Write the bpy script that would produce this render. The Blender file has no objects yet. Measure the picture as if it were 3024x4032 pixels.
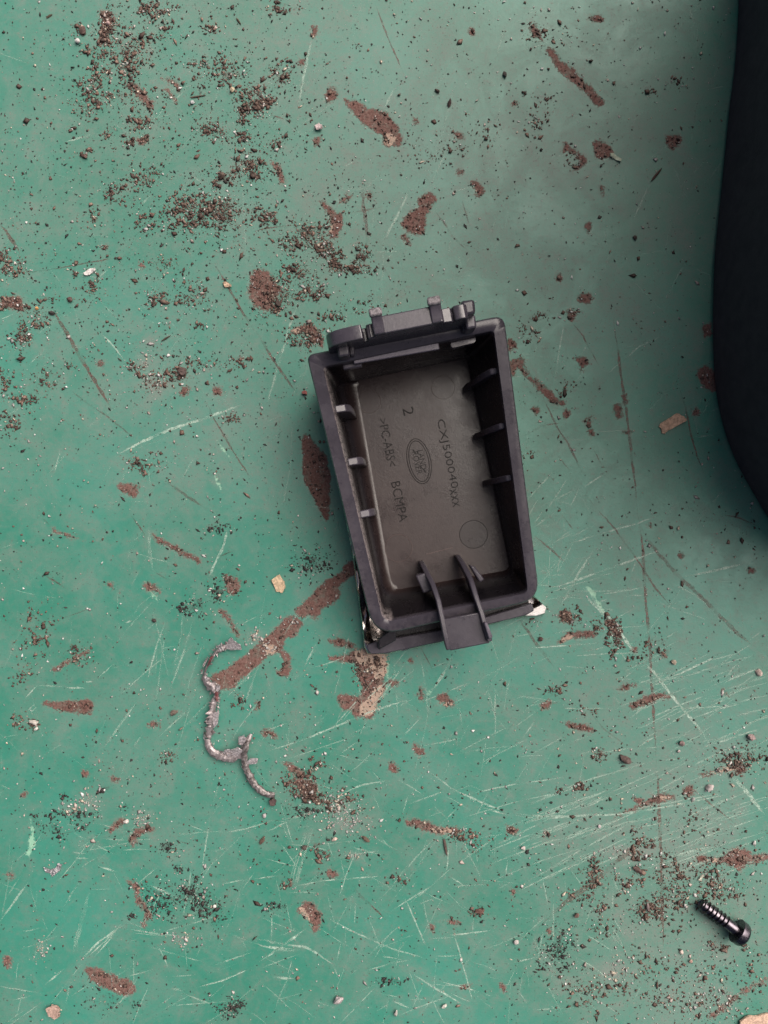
import bpy, bmesh, math, random
import numpy as np
from mathutils import Vector, Matrix, noise as mnoise

# ------------------------------------------------------------------ camera, sky, sun, exposure
scene = bpy.context.scene
K = 0.074e-3                 # metres on the table per photo pixel (photo 3024 x 4032)
H = 0.224                    # camera height over the table
CU, CV = 1512.0, 2016.0
SUN_EL, SUN_AZ = 52.0, 40.0  # azimuth measured from +x towards +y

cam_d = bpy.data.cameras.new("camera")
cam = bpy.data.objects.new("camera", cam_d)
scene.collection.objects.link(cam)
cam.location = (0, 0, H)
cam.rotation_euler = (0, 0, 0)
cam_d.sensor_fit = 'VERTICAL'
cam_d.sensor_height = 24.0
cam_d.lens = 24.0 * H / (4032 * K)
cam_d.clip_start = 0.005
cam_d.clip_end = 50
scene.camera = cam

world = bpy.data.worlds.new("World")
scene.world = world
world.use_nodes = True
wn = world.node_tree
bg = wn.nodes["Background"]
sky = wn.nodes.new("ShaderNodeTexSky")
sky.sky_type = 'NISHITA'
sky.sun_disc = False
sky.sun_elevation = math.radians(SUN_EL)
sky.sun_rotation = math.radians(90 - SUN_AZ)
sky.air_density = 0.45
sky.dust_density = 9.0
sky.ozone_density = 1.0
wn.links.new(sky.outputs[0], bg.inputs[0])
bg.inputs[1].default_value = 0.06

sun_d = bpy.data.lights.new("sun", 'SUN')
sun_d.energy = 3.0
sun_d.angle = math.radians(60)
sun_d.color = (1.0, 0.92, 0.83)
sun = bpy.data.objects.new("sun", sun_d)
scene.collection.objects.link(sun)
el, az = math.radians(SUN_EL), math.radians(SUN_AZ)
sdir = Vector((math.cos(el) * math.cos(az), math.cos(el) * math.sin(az), math.sin(el)))
sun.rotation_euler = sdir.to_track_quat('Z', 'Y').to_euler()
sun.location = sdir * 2

scene.view_settings.view_transform = 'Standard'
scene.view_settings.look = 'None'
scene.view_settings.exposure = 0.46
scene.view_settings.gamma = 1.0

rng = np.random.default_rng(7)
random.seed(7)
TS = 1000.0 / 1659.0

# ------------------------------------------------------------------ helpers
def P(u, v, z=0.0):
    """photo pixel -> world point at height z (millimetres)"""
    zz = z * 1e-3
    s = (H - zz) / H
    return Vector(((u - CU) * K * s, (CV - v) * K * s, zz))

def T(tx, ty, pts):
    return [(tx + x * TS, ty + y * TS) for x, y in pts]

def put(o, parent=None):
    scene.collection.objects.link(o)
    if parent is not None:
        o.parent = parent
        o.matrix_parent_inverse = Matrix.Translation(parent.location).inverted()
    return o

def tag(o, label=None, cat=None, group=None, kind=None):
    if label: o["label"] = label
    if cat: o["category"] = cat
    if group: o["group"] = group
    if kind: o["kind"] = kind
    return o

def thing(name, loc, label, cat, group=None):
    o = bpy.data.objects.new(name, None)
    o.empty_display_size = 0.005
    o.location = loc
    put(o)
    return tag(o, label, cat, group)

def mesh_obj(name, bm, mats, parent=None, smooth=35, bevel=0.0, seg=2):
    me = bpy.data.meshes.new(name)
    bmesh.ops.recalc_face_normals(bm, faces=bm.faces[:])
    bm.to_mesh(me)
    bm.free()
    for m in (mats if isinstance(mats, (list, tuple)) else [mats]):
        me.materials.append(m)
    if smooth:
        me.polygons.foreach_set("use_smooth", [True] * len(me.polygons))
        me.set_sharp_from_angle(angle=math.radians(smooth))
    o = bpy.data.objects.new(name, me)
    put(o, parent)
    if bevel:
        b = o.modifiers.new("bevel", 'BEVEL')
        b.width = bevel * 1e-3
        b.segments = seg
        b.limit_method = 'ANGLE'
        b.angle_limit = math.radians(40)
        b.harden_normals = False
    return o

def prism(bm, pts, off):
    """closed solid: polygon pts swept by the vector off"""
    a = [bm.verts.new(p) for p in pts]
    b = [bm.verts.new(p + off) for p in pts]
    n = len(pts)
    bm.faces.new(a)
    bm.faces.new(b[::-1])
    for i in range(n):
        bm.faces.new((a[i], a[(i + 1) % n], b[(i + 1) % n], b[i]))

def catmull(pts, per=6, closed=False):
    out = []
    n = len(pts)
    rngi = range(n if closed else n - 1)
    for i in rngi:
        if closed:
            p0, p1, p2, p3 = pts[(i - 1) % n], pts[i], pts[(i + 1) % n], pts[(i + 2) % n]
        else:
            p0, p1, p2, p3 = pts[max(i - 1, 0)], pts[i], pts[i + 1], pts[min(i + 2, n - 1)]
        for k in range(per):
            t = k / per
            out.append(tuple(0.5 * ((2 * b) + (-a + c) * t + (2 * a - 5 * b + 4 * c - d) * t * t + (-a + 3 * b - 3 * c + d) * t ** 3)
                             for a, b, c, d in zip(p0, p1, p2, p3)))
    if not closed:
        out.append(tuple(pts[-1]))
    return out

def rounded(corners, radii, n=7):
    """rounded quad in pixel space, n points per corner"""
    out = []
    m = len(corners)
    for i in range(m):
        p = Vector(corners[i]); a = Vector(corners[i - 1]); b = Vector(corners[(i + 1) % m])
        da, db = (a - p).normalized(), (b - p).normalized()
        r = radii[i]
        s, e = p + da * r, p + db * r
        for k in range(n):
            t = k / (n - 1)
            q = (1 - t) ** 2 * s + 2 * t * (1 - t) * p + t * t * e
            out.append((q.x, q.y))
    return out

def loft(bm, rings, cap0=False, cap1=False):
    vs = [[bm.verts.new(p) for p in r] for r in rings]
    n = len(rings[0])
    for a, b in zip(vs[:-1], vs[1:]):
        for i in range(n):
            bm.faces.new((a[i], a[(i + 1) % n], b[(i + 1) % n], b[i]))
    if cap0: bm.faces.new(vs[0][::-1])
    if cap1: bm.faces.new(vs[-1])
    return vs

# ------------------------------------------------------------------ materials
class NT:
    def __init__(self, name):
        self.m = bpy.data.materials.new(name)
        self.m.use_nodes = True
        self.t = self.m.node_tree
        self.b = self.t.nodes["Principled BSDF"]
        self.out = self.t.nodes["Material Output"]
    def n(self, kind, **kw):
        nd = self.t.nodes.new(kind)
        for k, v in kw.items(): setattr(nd, k, v)
        return nd
    def link(self, a, b): self.t.links.new(a, b)
    def val(self, sock, v):
        if hasattr(v, "node"): self.link(v, sock)
        else: sock.default_value = v
    def noise(self, scale, detail=4, rough=0.6, dist=0.0, vec=None):
        nd = self.n("ShaderNodeTexNoise")
        nd.inputs["Scale"].default_value = scale
        nd.inputs["Detail"].default_value = detail
        nd.inputs["Roughness"].default_value = rough
        nd.inputs["Distortion"].default_value = dist
        self.link(vec if vec is not None else self.coord(), nd.inputs["Vector"])
        return nd.outputs["Fac"]
    def coord(self):
        if not hasattr(self, "_c"):
            self._c = self.n("ShaderNodeTexCoord").outputs["Object"]
        return self._c
    def math(self, op, a, b=0.0, c=0.0, clamp=False):
        nd = self.n("ShaderNodeMath", operation=op, use_clamp=clamp)
        self.val(nd.inputs[0], a); self.val(nd.inputs[1], b); self.val(nd.inputs[2], c)
        return nd.outputs[0]
    def ramp(self, f, lo, hi, a=0.0, b=1.0):
        nd = self.n("ShaderNodeMapRange", interpolation_type='SMOOTHSTEP')
        self.val(nd.inputs["Value"], f)
        nd.inputs["From Min"].default_value = lo; nd.inputs["From Max"].default_value = hi
        nd.inputs["To Min"].default_value = a; nd.inputs["To Max"].default_value = b
        return nd.outputs[0]
    def mix(self, f, a, b):
        nd = self.n("ShaderNodeMix", data_type='RGBA')
        self.val(nd.inputs[0], f)
        for s, v in ((nd.inputs[6], a), (nd.inputs[7], b)):
            if hasattr(v, "node"): self.link(v, s)
            else: s.default_value = (*v, 1)
        return nd.outputs[2]
    def attr(self, name, out="Fac"):
        return self.n("ShaderNodeAttribute", attribute_name=name).outputs[out]
    def bump(self, h, strength, dist):
        nd = self.n("ShaderNodeBump")
        nd.inputs["Strength"].default_value = strength
        nd.inputs["Distance"].default_value = dist
        self.link(h, nd.inputs["Height"])
        self.link(nd.outputs[0], self.b.inputs["Normal"])
    def set(self, **kw):
        for k, v in kw.items():
            s = self.b.inputs[k.replace("_", " ")]
            if isinstance(v, tuple): s.default_value = (*v, 1)
            else: self.val(s, v)
        return self

def mat_table():
    t = NT("green_paint")
    n1 = t.noise(14, 5, 0.62)
    n2 = t.noise(42, 7, 0.72, 0.9)
    n3 = t.noise(420, 4, 0.65)
    n4 = t.noise(1500, 3, 0.7)
    n5 = t.noise(3400, 2, 0.6)
    green = t.mix(t.ramp(n1, 0.35, 0.65), (0.035, 0.205, 0.146), (0.050, 0.245, 0.186))
    nm = t.noise(130, 5, 0.7, 0.8)
    film = t.math('ADD', t.ramp(n2, 0.40, 0.66, 0.0, 0.30), t.ramp(n3, 0.42, 0.72, 0.0, 0.18))
    film = t.math('ADD', film, t.ramp(nm, 0.45, 0.70, 0.0, 0.26))
    big = t.noise(9, 4, 0.6, 0.5)
    film = t.math('ADD', film, t.math('MULTIPLY', t.attr("film"), t.ramp(big, 0.3, 0.62, 0.45, 1.4)), clamp=True)
    film = t.math('MULTIPLY', film, t.ramp(n4, 0.2, 0.75, 0.55, 1.15))
    col = t.mix(film, green, (0.180, 0.212, 0.188))
    # fine dark specks pressed into the paint
    spk = t.math('MULTIPLY', t.ramp(n4, 0.58, 0.70), t.ramp(n2, 0.35, 0.65, 0.3, 1.0))
    col = t.mix(t.math('MULTIPLY', spk, 0.6), col, (0.035, 0.032, 0.028))
    wsp = t.ramp(n5, 0.70, 0.75)
    col = t.mix(t.math('MULTIPLY', wsp, 0.5), col, (0.55, 0.58, 0.54))
    # bare mint primer
    edge = t.math('ADD', t.math('MULTIPLY', t.math('SUBTRACT', n3, 0.5), 0.9),
                  t.math('MULTIPLY', t.math('SUBTRACT', n4, 0.5), 0.8))
    mint = t.ramp(t.math('ADD', t.attr("mint"), edge), 0.40, 0.60)
    col = t.mix(t.math('MULTIPLY', mint, 0.7), col, (0.33, 0.58, 0.42))
    # greasy dirt film
    dirt = t.math('ADD', t.attr("dirt"), t.math('MULTIPLY', edge, 1.1))
    dm = t.ramp(dirt, 0.42, 0.75)
    col = t.mix(t.math('MULTIPLY', dm, 0.62), col, t.mix(n4, (0.045, 0.035, 0.03), (0.12, 0.095, 0.08)))
    soot = t.ramp(t.math('ADD', t.attr("soot"), t.math('MULTIPLY', edge, 1.3)), 0.36, 0.78)
    col = t.mix(t.math('MULTIPLY', soot, 0.7), col, (0.025, 0.028, 0.025))
    # rust where the paint is gone
    redge = t.math('ADD', t.math('MULTIPLY', t.math('SUBTRACT', n3, 0.5), 1.25),
                   t.math('MULTIPLY', t.math('SUBTRACT', n4, 0.5), 1.15))
    rv = t.math('ADD', t.attr("rust"), redge)
    rim = t.ramp(rv, 0.16, 0.52)
    col = t.mix(t.math('MULTIPLY', rim, 0.42), col, (0.20, 0.17, 0.145))
    rust = t.math('MULTIPLY', t.ramp(rv, 0.38, 0.68), t.ramp(n3, 0.28, 0.55, 0.68, 1.0))
    rc = t.mix(t.ramp(n4, 0.3, 0.7), (0.125, 0.064, 0.056), (0.225, 0.136, 0.118))
    rc = t.mix(t.ramp(n5, 0.62, 0.78, 0.0, 0.4), rc, (0.36, 0.25, 0.20))
    rc = t.mix(t.ramp(n2, 0.45, 0.7, 0.0, 0.5), rc, (0.10, 0.052, 0.043))
    tan = t.ramp(t.math('ADD', t.attr("tan"), redge), 0.42, 0.62)
    rc = t.mix(t.math('MULTIPLY', tan, 0.75), rc, (0.50, 0.375, 0.30))
    col = t.mix(rust, col, rc)
    t.link(col, t.b.inputs["Base Color"])
    ro = t.math('ADD', t.ramp(n2, 0.3, 0.7, 0.34, 0.46), t.math('MULTIPLY', film, 0.25))
    ro = t.math('ADD', ro, t.math('MULTIPLY', rust, 0.5))
    ro = t.math('ADD', ro, t.math('MULTIPLY', dm, 0.3), clamp=True)
    t.link(ro, t.b.inputs["Roughness"])
    t.set(Specular_IOR_Level=t.math('SUBTRACT', 0.5, t.math('MULTIPLY', rust, 0.35)))
    h = t.math('ADD', t.math('MULTIPLY', n4, t.math('ADD', 0.10, t.math('MULTIPLY', rust, 1.1))), t.math('MULTIPLY', n3, 0.25))
    h = t.math('ADD', h, t.math('MULTIPLY', n5, t.math('ADD', 0.05, t.math('MULTIPLY', rust, 0.7))))
    t.bump(h, 0.6, 0.00035)
    return t.m

def mat_plastic(name, base=(0.0075, 0.0065, 0.0085), dustc=(0.100, 0.060, 0.052), amount=1.0, rough=0.24, spec=0.55):
    t = NT(name)
    n1 = t.noise(120, 5, 0.65)
    n2 = t.noise(900, 4, 0.7)
    n3 = t.noise(4500, 2, 0.5)
    d = t.math('MULTIPLY', t.attr("dust"), t.ramp(n1, 0.25, 0.7, 0.72, 1.0))
    d = t.math('MULTIPLY', d, t.ramp(n2, 0.25, 0.7, 0.88, 1.04))
    d = t.math('MULTIPLY', d, amount, clamp=True)
    spots = t.ramp(n2, 0.70, 0.76, 0.0, 0.25)
    sep = t.n('ShaderNodeSeparateXYZ'); t.link(t.coord(), sep.inputs[0])
    dc = t.mix(t.ramp(sep.outputs[2], 0.0042, 0.0075), dustc, (0.172, 0.152, 0.196))  # brown dust low down; violet sky reflection painted into the colour higher up
    col = t.mix(d, base, dc)
    col = t.mix(t.math('MULTIPLY', spots, 0.5), col, (0.30, 0.27, 0.26))
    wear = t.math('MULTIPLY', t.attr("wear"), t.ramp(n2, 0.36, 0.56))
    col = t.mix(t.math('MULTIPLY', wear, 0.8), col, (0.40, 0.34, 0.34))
    t.link(col, t.b.inputs["Base Color"])
    t.set(Specular_IOR_Level=spec)
    ro = t.math('ADD', t.ramp(n1, 0.3, 0.7, rough - 0.05, rough + 0.1), t.math('MULTIPLY', d, 0.12))
    t.link(ro, t.b.inputs["Roughness"])
    t.bump(t.math('ADD', t.math('MULTIPLY', n2, 0.6), t.math('MULTIPLY', n3, 0.4)), 0.35, 0.00012)
    return t.m

def mat_simple(name, c1, c2, rough=0.5, metal=0.0, scale=900, bump=0.4, dist=0.0002, spec=0.5):
    t = NT(name)
    n = t.noise(scale, 5, 0.65)
    n2 = t.noise(scale * 4, 3, 0.6)
    t.link(t.mix(t.ramp(n, 0.35, 0.65), c1, c2), t.b.inputs["Base Color"])
    t.set(Roughness=t.ramp(n2, 0.3, 0.7, rough - 0.08, rough + 0.08), Metallic=metal, Specular_IOR_Level=spec)
    t.bump(t.math('ADD', n, t.math('MULTIPLY', n2, 0.5)), bump, dist)
    return t.m

def mat_grain(name, rough=0.75, metal=0.0):
    t = NT(name)
    n = t.noise(2500, 3, 0.6)
    c = t.mix(t.ramp(n, 0.3, 0.7, 0.0, 0.45), t.attr("tint", "Color"), (0.03, 0.026, 0.024))
    t.link(c, t.b.inputs["Base Color"])
    t.set(Roughness=rough, Metallic=metal)
    return t.m

def mat_scratch(name, c1, c2):
    t = NT(name)
    n = t.noise(1600, 4, 0.7)
    n2 = t.noise(300, 2, 0.6)
    t.link(t.mix(n2, c1, c2), t.b.inputs["Base Color"])
    t.set(Roughness=0.55)
    f = t.math('MULTIPLY', t.attr("strength"), t.ramp(n, 0.32, 0.62, 0.15, 1.0), clamp=True)
    mixs = t.n("ShaderNodeMixShader")
    tr = t.n("ShaderNodeBsdfTransparent")
    t.link(f, mixs.inputs[0]); t.link(tr.outputs[0], mixs.inputs[1]); t.link(t.b.outputs[0], mixs.inputs[2])
    t.link(mixs.outputs[0], t.out.inputs["Surface"])
    return t.m

def mat_curl():
    t = NT("torn_metal")
    n = t.noise(900, 5, 0.7)
    n2 = t.noise(3200, 4, 0.7)
    c = t.mix(t.ramp(n, 0.3, 0.7), (0.15, 0.12, 0.12), (0.42, 0.38, 0.39))
    c = t.mix(t.ramp(n2, 0.60, 0.75, 0.0, 0.7), c, (0.78, 0.70, 0.68))
    c = t.mix(t.ramp(n2, 0.42, 0.30, 0.0, 0.75), c, (0.09, 0.06, 0.06))
    t.link(c, t.b.inputs["Base Color"])
    t.set(Roughness=t.ramp(n2, 0.3, 0.7, 0.28, 0.55), Metallic=0.5)
    t.bump(t.math('ADD', n, t.math('MULTIPLY', n2, .5)), 0.5, 0.0002)
    return t.m

M = {}
M["table"] = mat_table()
M["plastic"] = mat_plastic("black_plastic")
M["plastic_gloss"] = mat_plastic("glossy_black_plastic", rough=0.17, spec=0.8)
M["plastic_text"] = mat_plastic("moulded_lettering", base=(0.006, 0.005, 0.005), amount=0.0, rough=0.4, spec=0.2)  # darker than the shell, painting in the shading of the relief
M["chrome"] = mat_simple("scuffed_chrome", (0.74, 0.69, 0.66), (0.60, 0.50, 0.45), 0.24, 1.0, 300, 0.15, 0.0002)
M["worn"] = mat_simple("worn_plastic", (0.10, 0.09, 0.10), (0.30, 0.27, 0.29), 0.35, 0.0, 1500, .5, .0002)
M["case"] = mat_simple("black_rubber", (0.052, 0.044, 0.056), (0.064, 0.054, 0.067), 0.7, 0.0, 250, 0.2, 0.0003, 0.10)
M["screw"] = mat_simple("black_oxide_steel", (0.085, 0.075, 0.090), (0.17, 0.15, 0.17), 0.25, 1.0, 500, 0.2, 0.0001)
M["curl"] = mat_curl()
M["curl_low"] = mat_simple("dull_dark_metal", (0.10, 0.085, 0.08), (0.36, 0.32, 0.32), 0.38, 0.55, 1100, .6, .0002)
M["curl_light"] = mat_simple("crumpled_foil", (0.34, 0.30, 0.31), (0.78, 0.72, 0.74), 0.32, 0.45, 1800, .7, .0003)
M["end_cap"] = mat_simple("dark_end", (0.05, 0.035, 0.035), (0.10, 0.065, 0.06), .6)
M["curl_dark"] = mat_simple("red_rusted_metal", (0.10, 0.022, 0.026), (0.22, 0.10, 0.10), 0.6, 0.2, 1500, 0.6, 0.0003)
M["grain"] = mat_grain("dirt_grain")
M["grit"] = mat_grain("pale_grit", 0.5)
M["scratch"] = mat_scratch("bare_primer_scratch", (0.40, 0.62, 0.52), (0.62, 0.72, 0.62))
M["score"] = mat_scratch("rusty_score_line", (0.09, 0.055, 0.047), (0.19, 0.115, 0.095))

# ------------------------------------------------------------------ the painted tabletop
RUST = []   # (polygon in photo pixels, weight, edge softness px)
def R(tx, ty, pts, w=1.0, soft=17): RUST.append((T(tx, ty, pts), w, soft))
def RF(pts, w=1.0, soft=12): RUST.append((pts, w, soft))
R(0, 0, [(650, 90), (700, 60), (745, 95), (745, 180), (700, 240), (720, 280), (650, 290), (655, 200), (660, 140)], .8)
R(0, 0, [(830, 540), (870, 545), (930, 590), (1000, 670), (990, 700), (930, 670), (880, 600)])
R(0, 0, [(1040, 515), (1120, 515), (1175, 560), (1170, 610), (1150, 580), (1110, 540)], .8)
R(0, 0, [(1090, 585), (1150, 645), (1140, 655), (1095, 600)])
R(0, 0, [(895, 915), (960, 905), (965, 930), (910, 940)])
R(1000, 0, [(500, 568), (535, 580), (548, 625), (520, 650), (480, 665), (458, 640), (475, 600)])
R(1000, 0, [(590, 650), (640, 660), (700, 672), (740, 715), (830, 725), (880, 760), (910, 800), (950, 860), (960, 940), (900, 945), (850, 940), (840, 880), (790, 850), (720, 800), (660, 750), (630, 700)], 1.15)
R(1000, 0, [(1080, 1300), (1150, 1265), (1185, 1310), (1150, 1360), (1120, 1420), (1110, 1500), (1050, 1530), (1000, 1500), (965, 1460), (1010, 1400), (1070, 1360)], 1.15)
R(1000, 0, [(430, 1320), (460, 1325), (510, 1375), (570, 1410), (575, 1470), (545, 1540), (490, 1540), (495, 1440), (470, 1370)])
R(1000, 0, [(110, 1050), (150, 1075), (190, 1140), (200, 1190), (175, 1190), (150, 1130)])
R(1000, 0, [(545, 1290), (620, 1270), (650, 1275), (610, 1320), (560, 1330)], .75)
R(1000, 0, [(735, 1270), (765, 1258), (768, 1290), (740, 1305)])
R(1000, 0, [(1420, 1180), (1500, 1230), (1480, 1290), (1450, 1260)])
R(1000, 0, [(380, 180), (410, 185), (395, 235), (378, 225)])
R(1000, 0, [(300, 395), (330, 395), (335, 420), (305, 425)])
R(1000, 0, [(1315, 885), (1340, 870), (1370, 890), (1340, 915)])
R(1000, 0, [(1320, 1120), (1350, 1110), (1365, 1130), (1330, 1140)])
R(1000, 0, [(1410, 205), (1430, 190), (1440, 215), (1420, 230)])
R(1000, 0, [(970, 1530), (1015, 1550), (1010, 1600), (980, 1590)], .85)
R(1000, 0, [(1045, 770), (1080, 775), (1075, 810), (1050, 805)], .75)
R(1000, 0, [(390, 920), (430, 890), (425, 930), (400, 960)], .9)
R(2000, 0, [(260, 320), (300, 340), (360, 410), (430, 460), (470, 510), (540, 570), (620, 660), (610, 685), (570, 675), (520, 610), (440, 540), (370, 490), (310, 420)], 1.2)
R(2000, 0, [(140, 170), (180, 150), (215, 220), (225, 270), (190, 250), (150, 210)], .8)
R(2000, 0, [(525, 105), (600, 100), (625, 125), (590, 145), (540, 135)])
R(2000, 0, [(560, 935), (600, 920), (650, 950), (690, 1000), (640, 1030), (600, 1040), (570, 1010)], 1.1)
R(2000, 0, [(360, 950), (385, 935), (400, 960), (370, 1000)])
R(2000, 0, [(400, 980), (440, 980), (500, 1040), (505, 1070), (450, 1110), (430, 1090), (480, 1060), (430, 1010)])
R(2000, 0, [(1035, 900), (1080, 880), (1130, 895), (1110, 950), (1070, 975), (1040, 945)])
R(2000, 0, [(505, 1480), (530, 1450), (550, 1480), (525, 1520)])
R(2000, 0, [(30, 670), (60, 660), (70, 680), (45, 690)])
R(2000, 0, [(600, 1215), (630, 1230), (625, 1270), (605, 1250)], .8)
R(1000, 700, [(0, 610), (60, 605), (110, 640), (150, 700), (170, 760), (130, 800), (100, 860), (50, 850), (0, 820), (-30, 740), (-25, 660)], 1.1)
R(0, 1000, [(0, 320), (40, 280), (130, 290), (150, 350), (130, 380), (90, 350), (20, 345)])
R(0, 1000, [(785, 1510), (890, 1510), (895, 1560), (860, 1585), (790, 1545)], 1.1)
R(0, 1000, [(640, 715), (665, 705), (670, 735), (645, 740)])
R(0, 1000, [(905, 65), (935, 55), (950, 80), (915, 85)], .85)
R(0, 1000, [(1185, 885), (1215, 870), (1240, 890), (1210, 925), (1185, 915)])
R(0, 1000, [(1395, 880), (1450, 885), (1460, 910), (1410, 915)])
R(1000, 700, [(250, 1000), (330, 960), (400, 980), (450, 1060), (445, 1100), (400, 1070), (340, 1010), (270, 1020)])
RF([(1190, 1730), (1215, 1713), (1250, 1765), (1280, 1790), (1297, 1860), (1297, 1950), (1296, 2010), (1285, 2052), (1258, 2000), (1230, 1945), (1195, 1880), (1195, 1800)], 1.15)
R(800, 2000, [(1000, 330), (1010, 400), (890, 500), (885, 590), (790, 640), (740, 720), (690, 700), (650, 710), (605, 670), (640, 640), (700, 590), (780, 500), (870, 440)], 1.25)
R(800, 2000, [(550, 715), (610, 730), (640, 760), (600, 830), (530, 860), (520, 930), (560, 980), (560, 1080), (520, 1095), (490, 1080), (530, 1040), (520, 980), (480, 940), (400, 980), (330, 1050), (250, 1110), (190, 1170), (110, 1175), (60, 1100), (150, 1060), (270, 970), (380, 880), (480, 790)], 1.25)
R(800, 2000, [(140, 460), (180, 455), (240, 475), (230, 520), (190, 570), (160, 510)], 1.1)
R(800, 2000, [(95, 670), (130, 670), (180, 730), (230, 820), (215, 830), (170, 760), (120, 700)])
R(800, 2000, [(820, 865), (900, 850), (970, 885), (975, 910), (900, 905)])
R(800, 2000, [(830, 975), (940, 965), (1000, 930), (1130, 950), (1195, 960), (1190, 1040), (1180, 1120), (1175, 1200), (1130, 1290), (1100, 1365), (1010, 1360), (960, 1320), (900, 1300), (890, 1230), (940, 1230), (1030, 1230), (1040, 1150), (1010, 1080), (1010, 1030), (940, 1000), (860, 995)], 1.25)
R(800, 2000, [(1215, 1130), (1275, 1130), (1265, 1160), (1230, 1165)])
R(800, 2000, [(1525, 1240), (1590, 1215), (1640, 1290), (1550, 1285)], .9)
R(800, 2000, [(385, 1450), (420, 1450), (490, 1495), (470, 1500), (430, 1480), (400, 1500)])
R(800, 2000, [(1380, 1540), (1440, 1590), (1420, 1620), (1385, 1600)])
R(800, 2000, [(1410, 1190), (1430, 1180), (1440, 1240), (1410, 1260)], .9)
R(800, 2000, [(335, 1260), (370, 1265), (370, 1310), (340, 1315)], .8)
R(800, 2000, [(1340, 990), (1365, 985), (1360, 1010), (1345, 1010)])
R(2000, 1000, [(460, 270), (520, 260), (555, 285), (540, 310), (470, 310)], 1.1)
R(2000, 1000, [(380, 380), (440, 375), (440, 400), (410, 440)])
R(2000, 1000, [(430, 685), (480, 675), (525, 715), (490, 735), (480, 770), (465, 710)])
R(2000, 1000, [(0, 560), (40, 570), (50, 610), (0, 630)])
R(2000, 1000, [(0, 720), (90, 680), (100, 740), (160, 810), (240, 860), (300, 930), (370, 970), (350, 990), (280, 960), (200, 880), (110, 790), (60, 740), (40, 780), (20, 780)], 1.1)
R(2000, 1000, [(690, 1000), (720, 985), (748, 1010), (735, 1060), (710, 1060)])
R(2000, 1000, [(160, 1010), (200, 1010), (195, 1040), (170, 1035)])
R(2000, 1000, [(360, 1040), (390, 1020), (405, 1050), (380, 1075)])
R(2000, 1000, [(525, 1160), (545, 1140), (555, 1170), (540, 1190)])
R(2000, 1000, [(500, 1070), (550, 1060), (540, 1130), (510, 1120)], .75)
R(2000, 1000, [(755, 1160), (790, 1150), (795, 1175), (760, 1175)])
R(2000, 1000, [(750, 925), (775, 925), (780, 970), (758, 970)], .9)
R(2000, 1000, [(1240, 790), (1300, 730), (1360, 800), (1360, 890), (1290, 870)], 1.1)
R(2000, 1000, [(1275, 480), (1330, 455), (1335, 520), (1285, 540)])
R(2000, 1000, [(1200, 1025), (1235, 1010), (1245, 1040), (1215, 1055)])
R(2000, 1000, [(320, 145), (345, 140), (345, 180), (330, 180)])
R(2000, 2000, [(1115, 305), (1140, 305), (1140, 325), (1115, 320)])
R(2000, 2000, [(1570, 390), (1600, 395), (1605, 420), (1580, 420)])
R(2000, 2000, [(910, 115), (935, 110), (935, 130)])
R(2000, 2000, [(640, 735), (670, 730), (740, 800), (740, 860), (700, 840), (660, 780)])
R(2000, 2000, [(335, 870), (400, 820), (470, 810), (580, 820), (520, 850), (420, 850), (350, 880)], 1.1)
R(2000, 2000, [(325, 690), (370, 665), (420, 700), (420, 740), (350, 745)], .9)
R(2000, 2000, [(800, 1300), (860, 1250), (960, 1220), (1080, 1225), (1085, 1245), (1000, 1240), (930, 1275), (860, 1300)], 1.1)
R(2000, 2000, [(725, 1190), (740, 1165), (840, 1150), (780, 1185)])
R(2000, 2000, [(385, 1410), (450, 1410), (550, 1435), (530, 1460), (450, 1450), (400, 1440)])
R(2000, 2000, [(215, 1290), (250, 1260), (290, 1270), (260, 1310), (230, 1310)])
R(2000, 2000, [(1000, 945), (1040, 935), (1035, 970), (1010, 970)])
R(2000, 2000, [(1400, 1180), (1450, 1230), (1440, 1240), (1400, 1210)], .8)
R(2000, 2000, [(810, 920), (840, 920), (835, 940), (815, 940)])
R(0, 2000, [(280, 1270), (400, 1270), (540, 1260), (600, 1265), (605, 1310), (580, 1345), (450, 1330), (370, 1310)], 1.15)
R(0, 2000, [(940, 490), (1000, 500), (1055, 545), (1010, 550), (960, 530)])
R(0, 2000, [(340, 135), (390, 155), (520, 200), (400, 175), (360, 160)], .8)
R(0, 2000, [(960, 1410), (1020, 1400), (1050, 1440), (980, 1435)], .85)
R(0, 2000, [(700, 505), (725, 490), (735, 520), (710, 525)])
R(0, 2000, [(1000, 170), (1040, 195), (1200, 275), (1300, 335), (1290, 358), (1180, 305), (1030, 215)], .9)
R(0, 2000, [(345, 1050), (430, 1000), (560, 935), (575, 945), (450, 1015), (370, 1060)], .85)
R(0, 3000, [(560, 1355), (620, 1350), (720, 1390), (790, 1420), (840, 1425), (880, 1480), (850, 1520), (800, 1520), (700, 1480), (620, 1440)], 1.25)
R(0, 3000, [(720, 430), (770, 385), (810, 375), (810, 400), (770, 430), (720, 460)])
R(0, 3000, [(850, 490), (890, 440), (980, 425), (1005, 450), (920, 475), (890, 510), (870, 545), (848, 530)])
R(0, 3000, [(890, 880), (930, 890), (990, 1010), (960, 1030), (940, 1100), (935, 1050), (950, 980), (900, 930)])
R(0, 3000, [(840, 775), (890, 790), (915, 850), (900, 860), (850, 800)])
R(0, 3000, [(25, 1280), (60, 1270), (78, 1310), (60, 1345), (30, 1330)])
R(0, 3000, [(535, 65), (575, 60), (570, 90), (540, 95)])
R(0, 3000, [(730, 90), (780, 110), (760, 135), (735, 115)])
R(0, 3000, [(30, 730), (80, 720), (90, 750), (50, 760)], .8)
R(0, 3000, [(150, 210), (175, 200), (160, 230)])
R(1000, 3000, [(190, 0), (250, 20), (330, 75), (300, 100), (230, 40)], 1.1)
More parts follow.
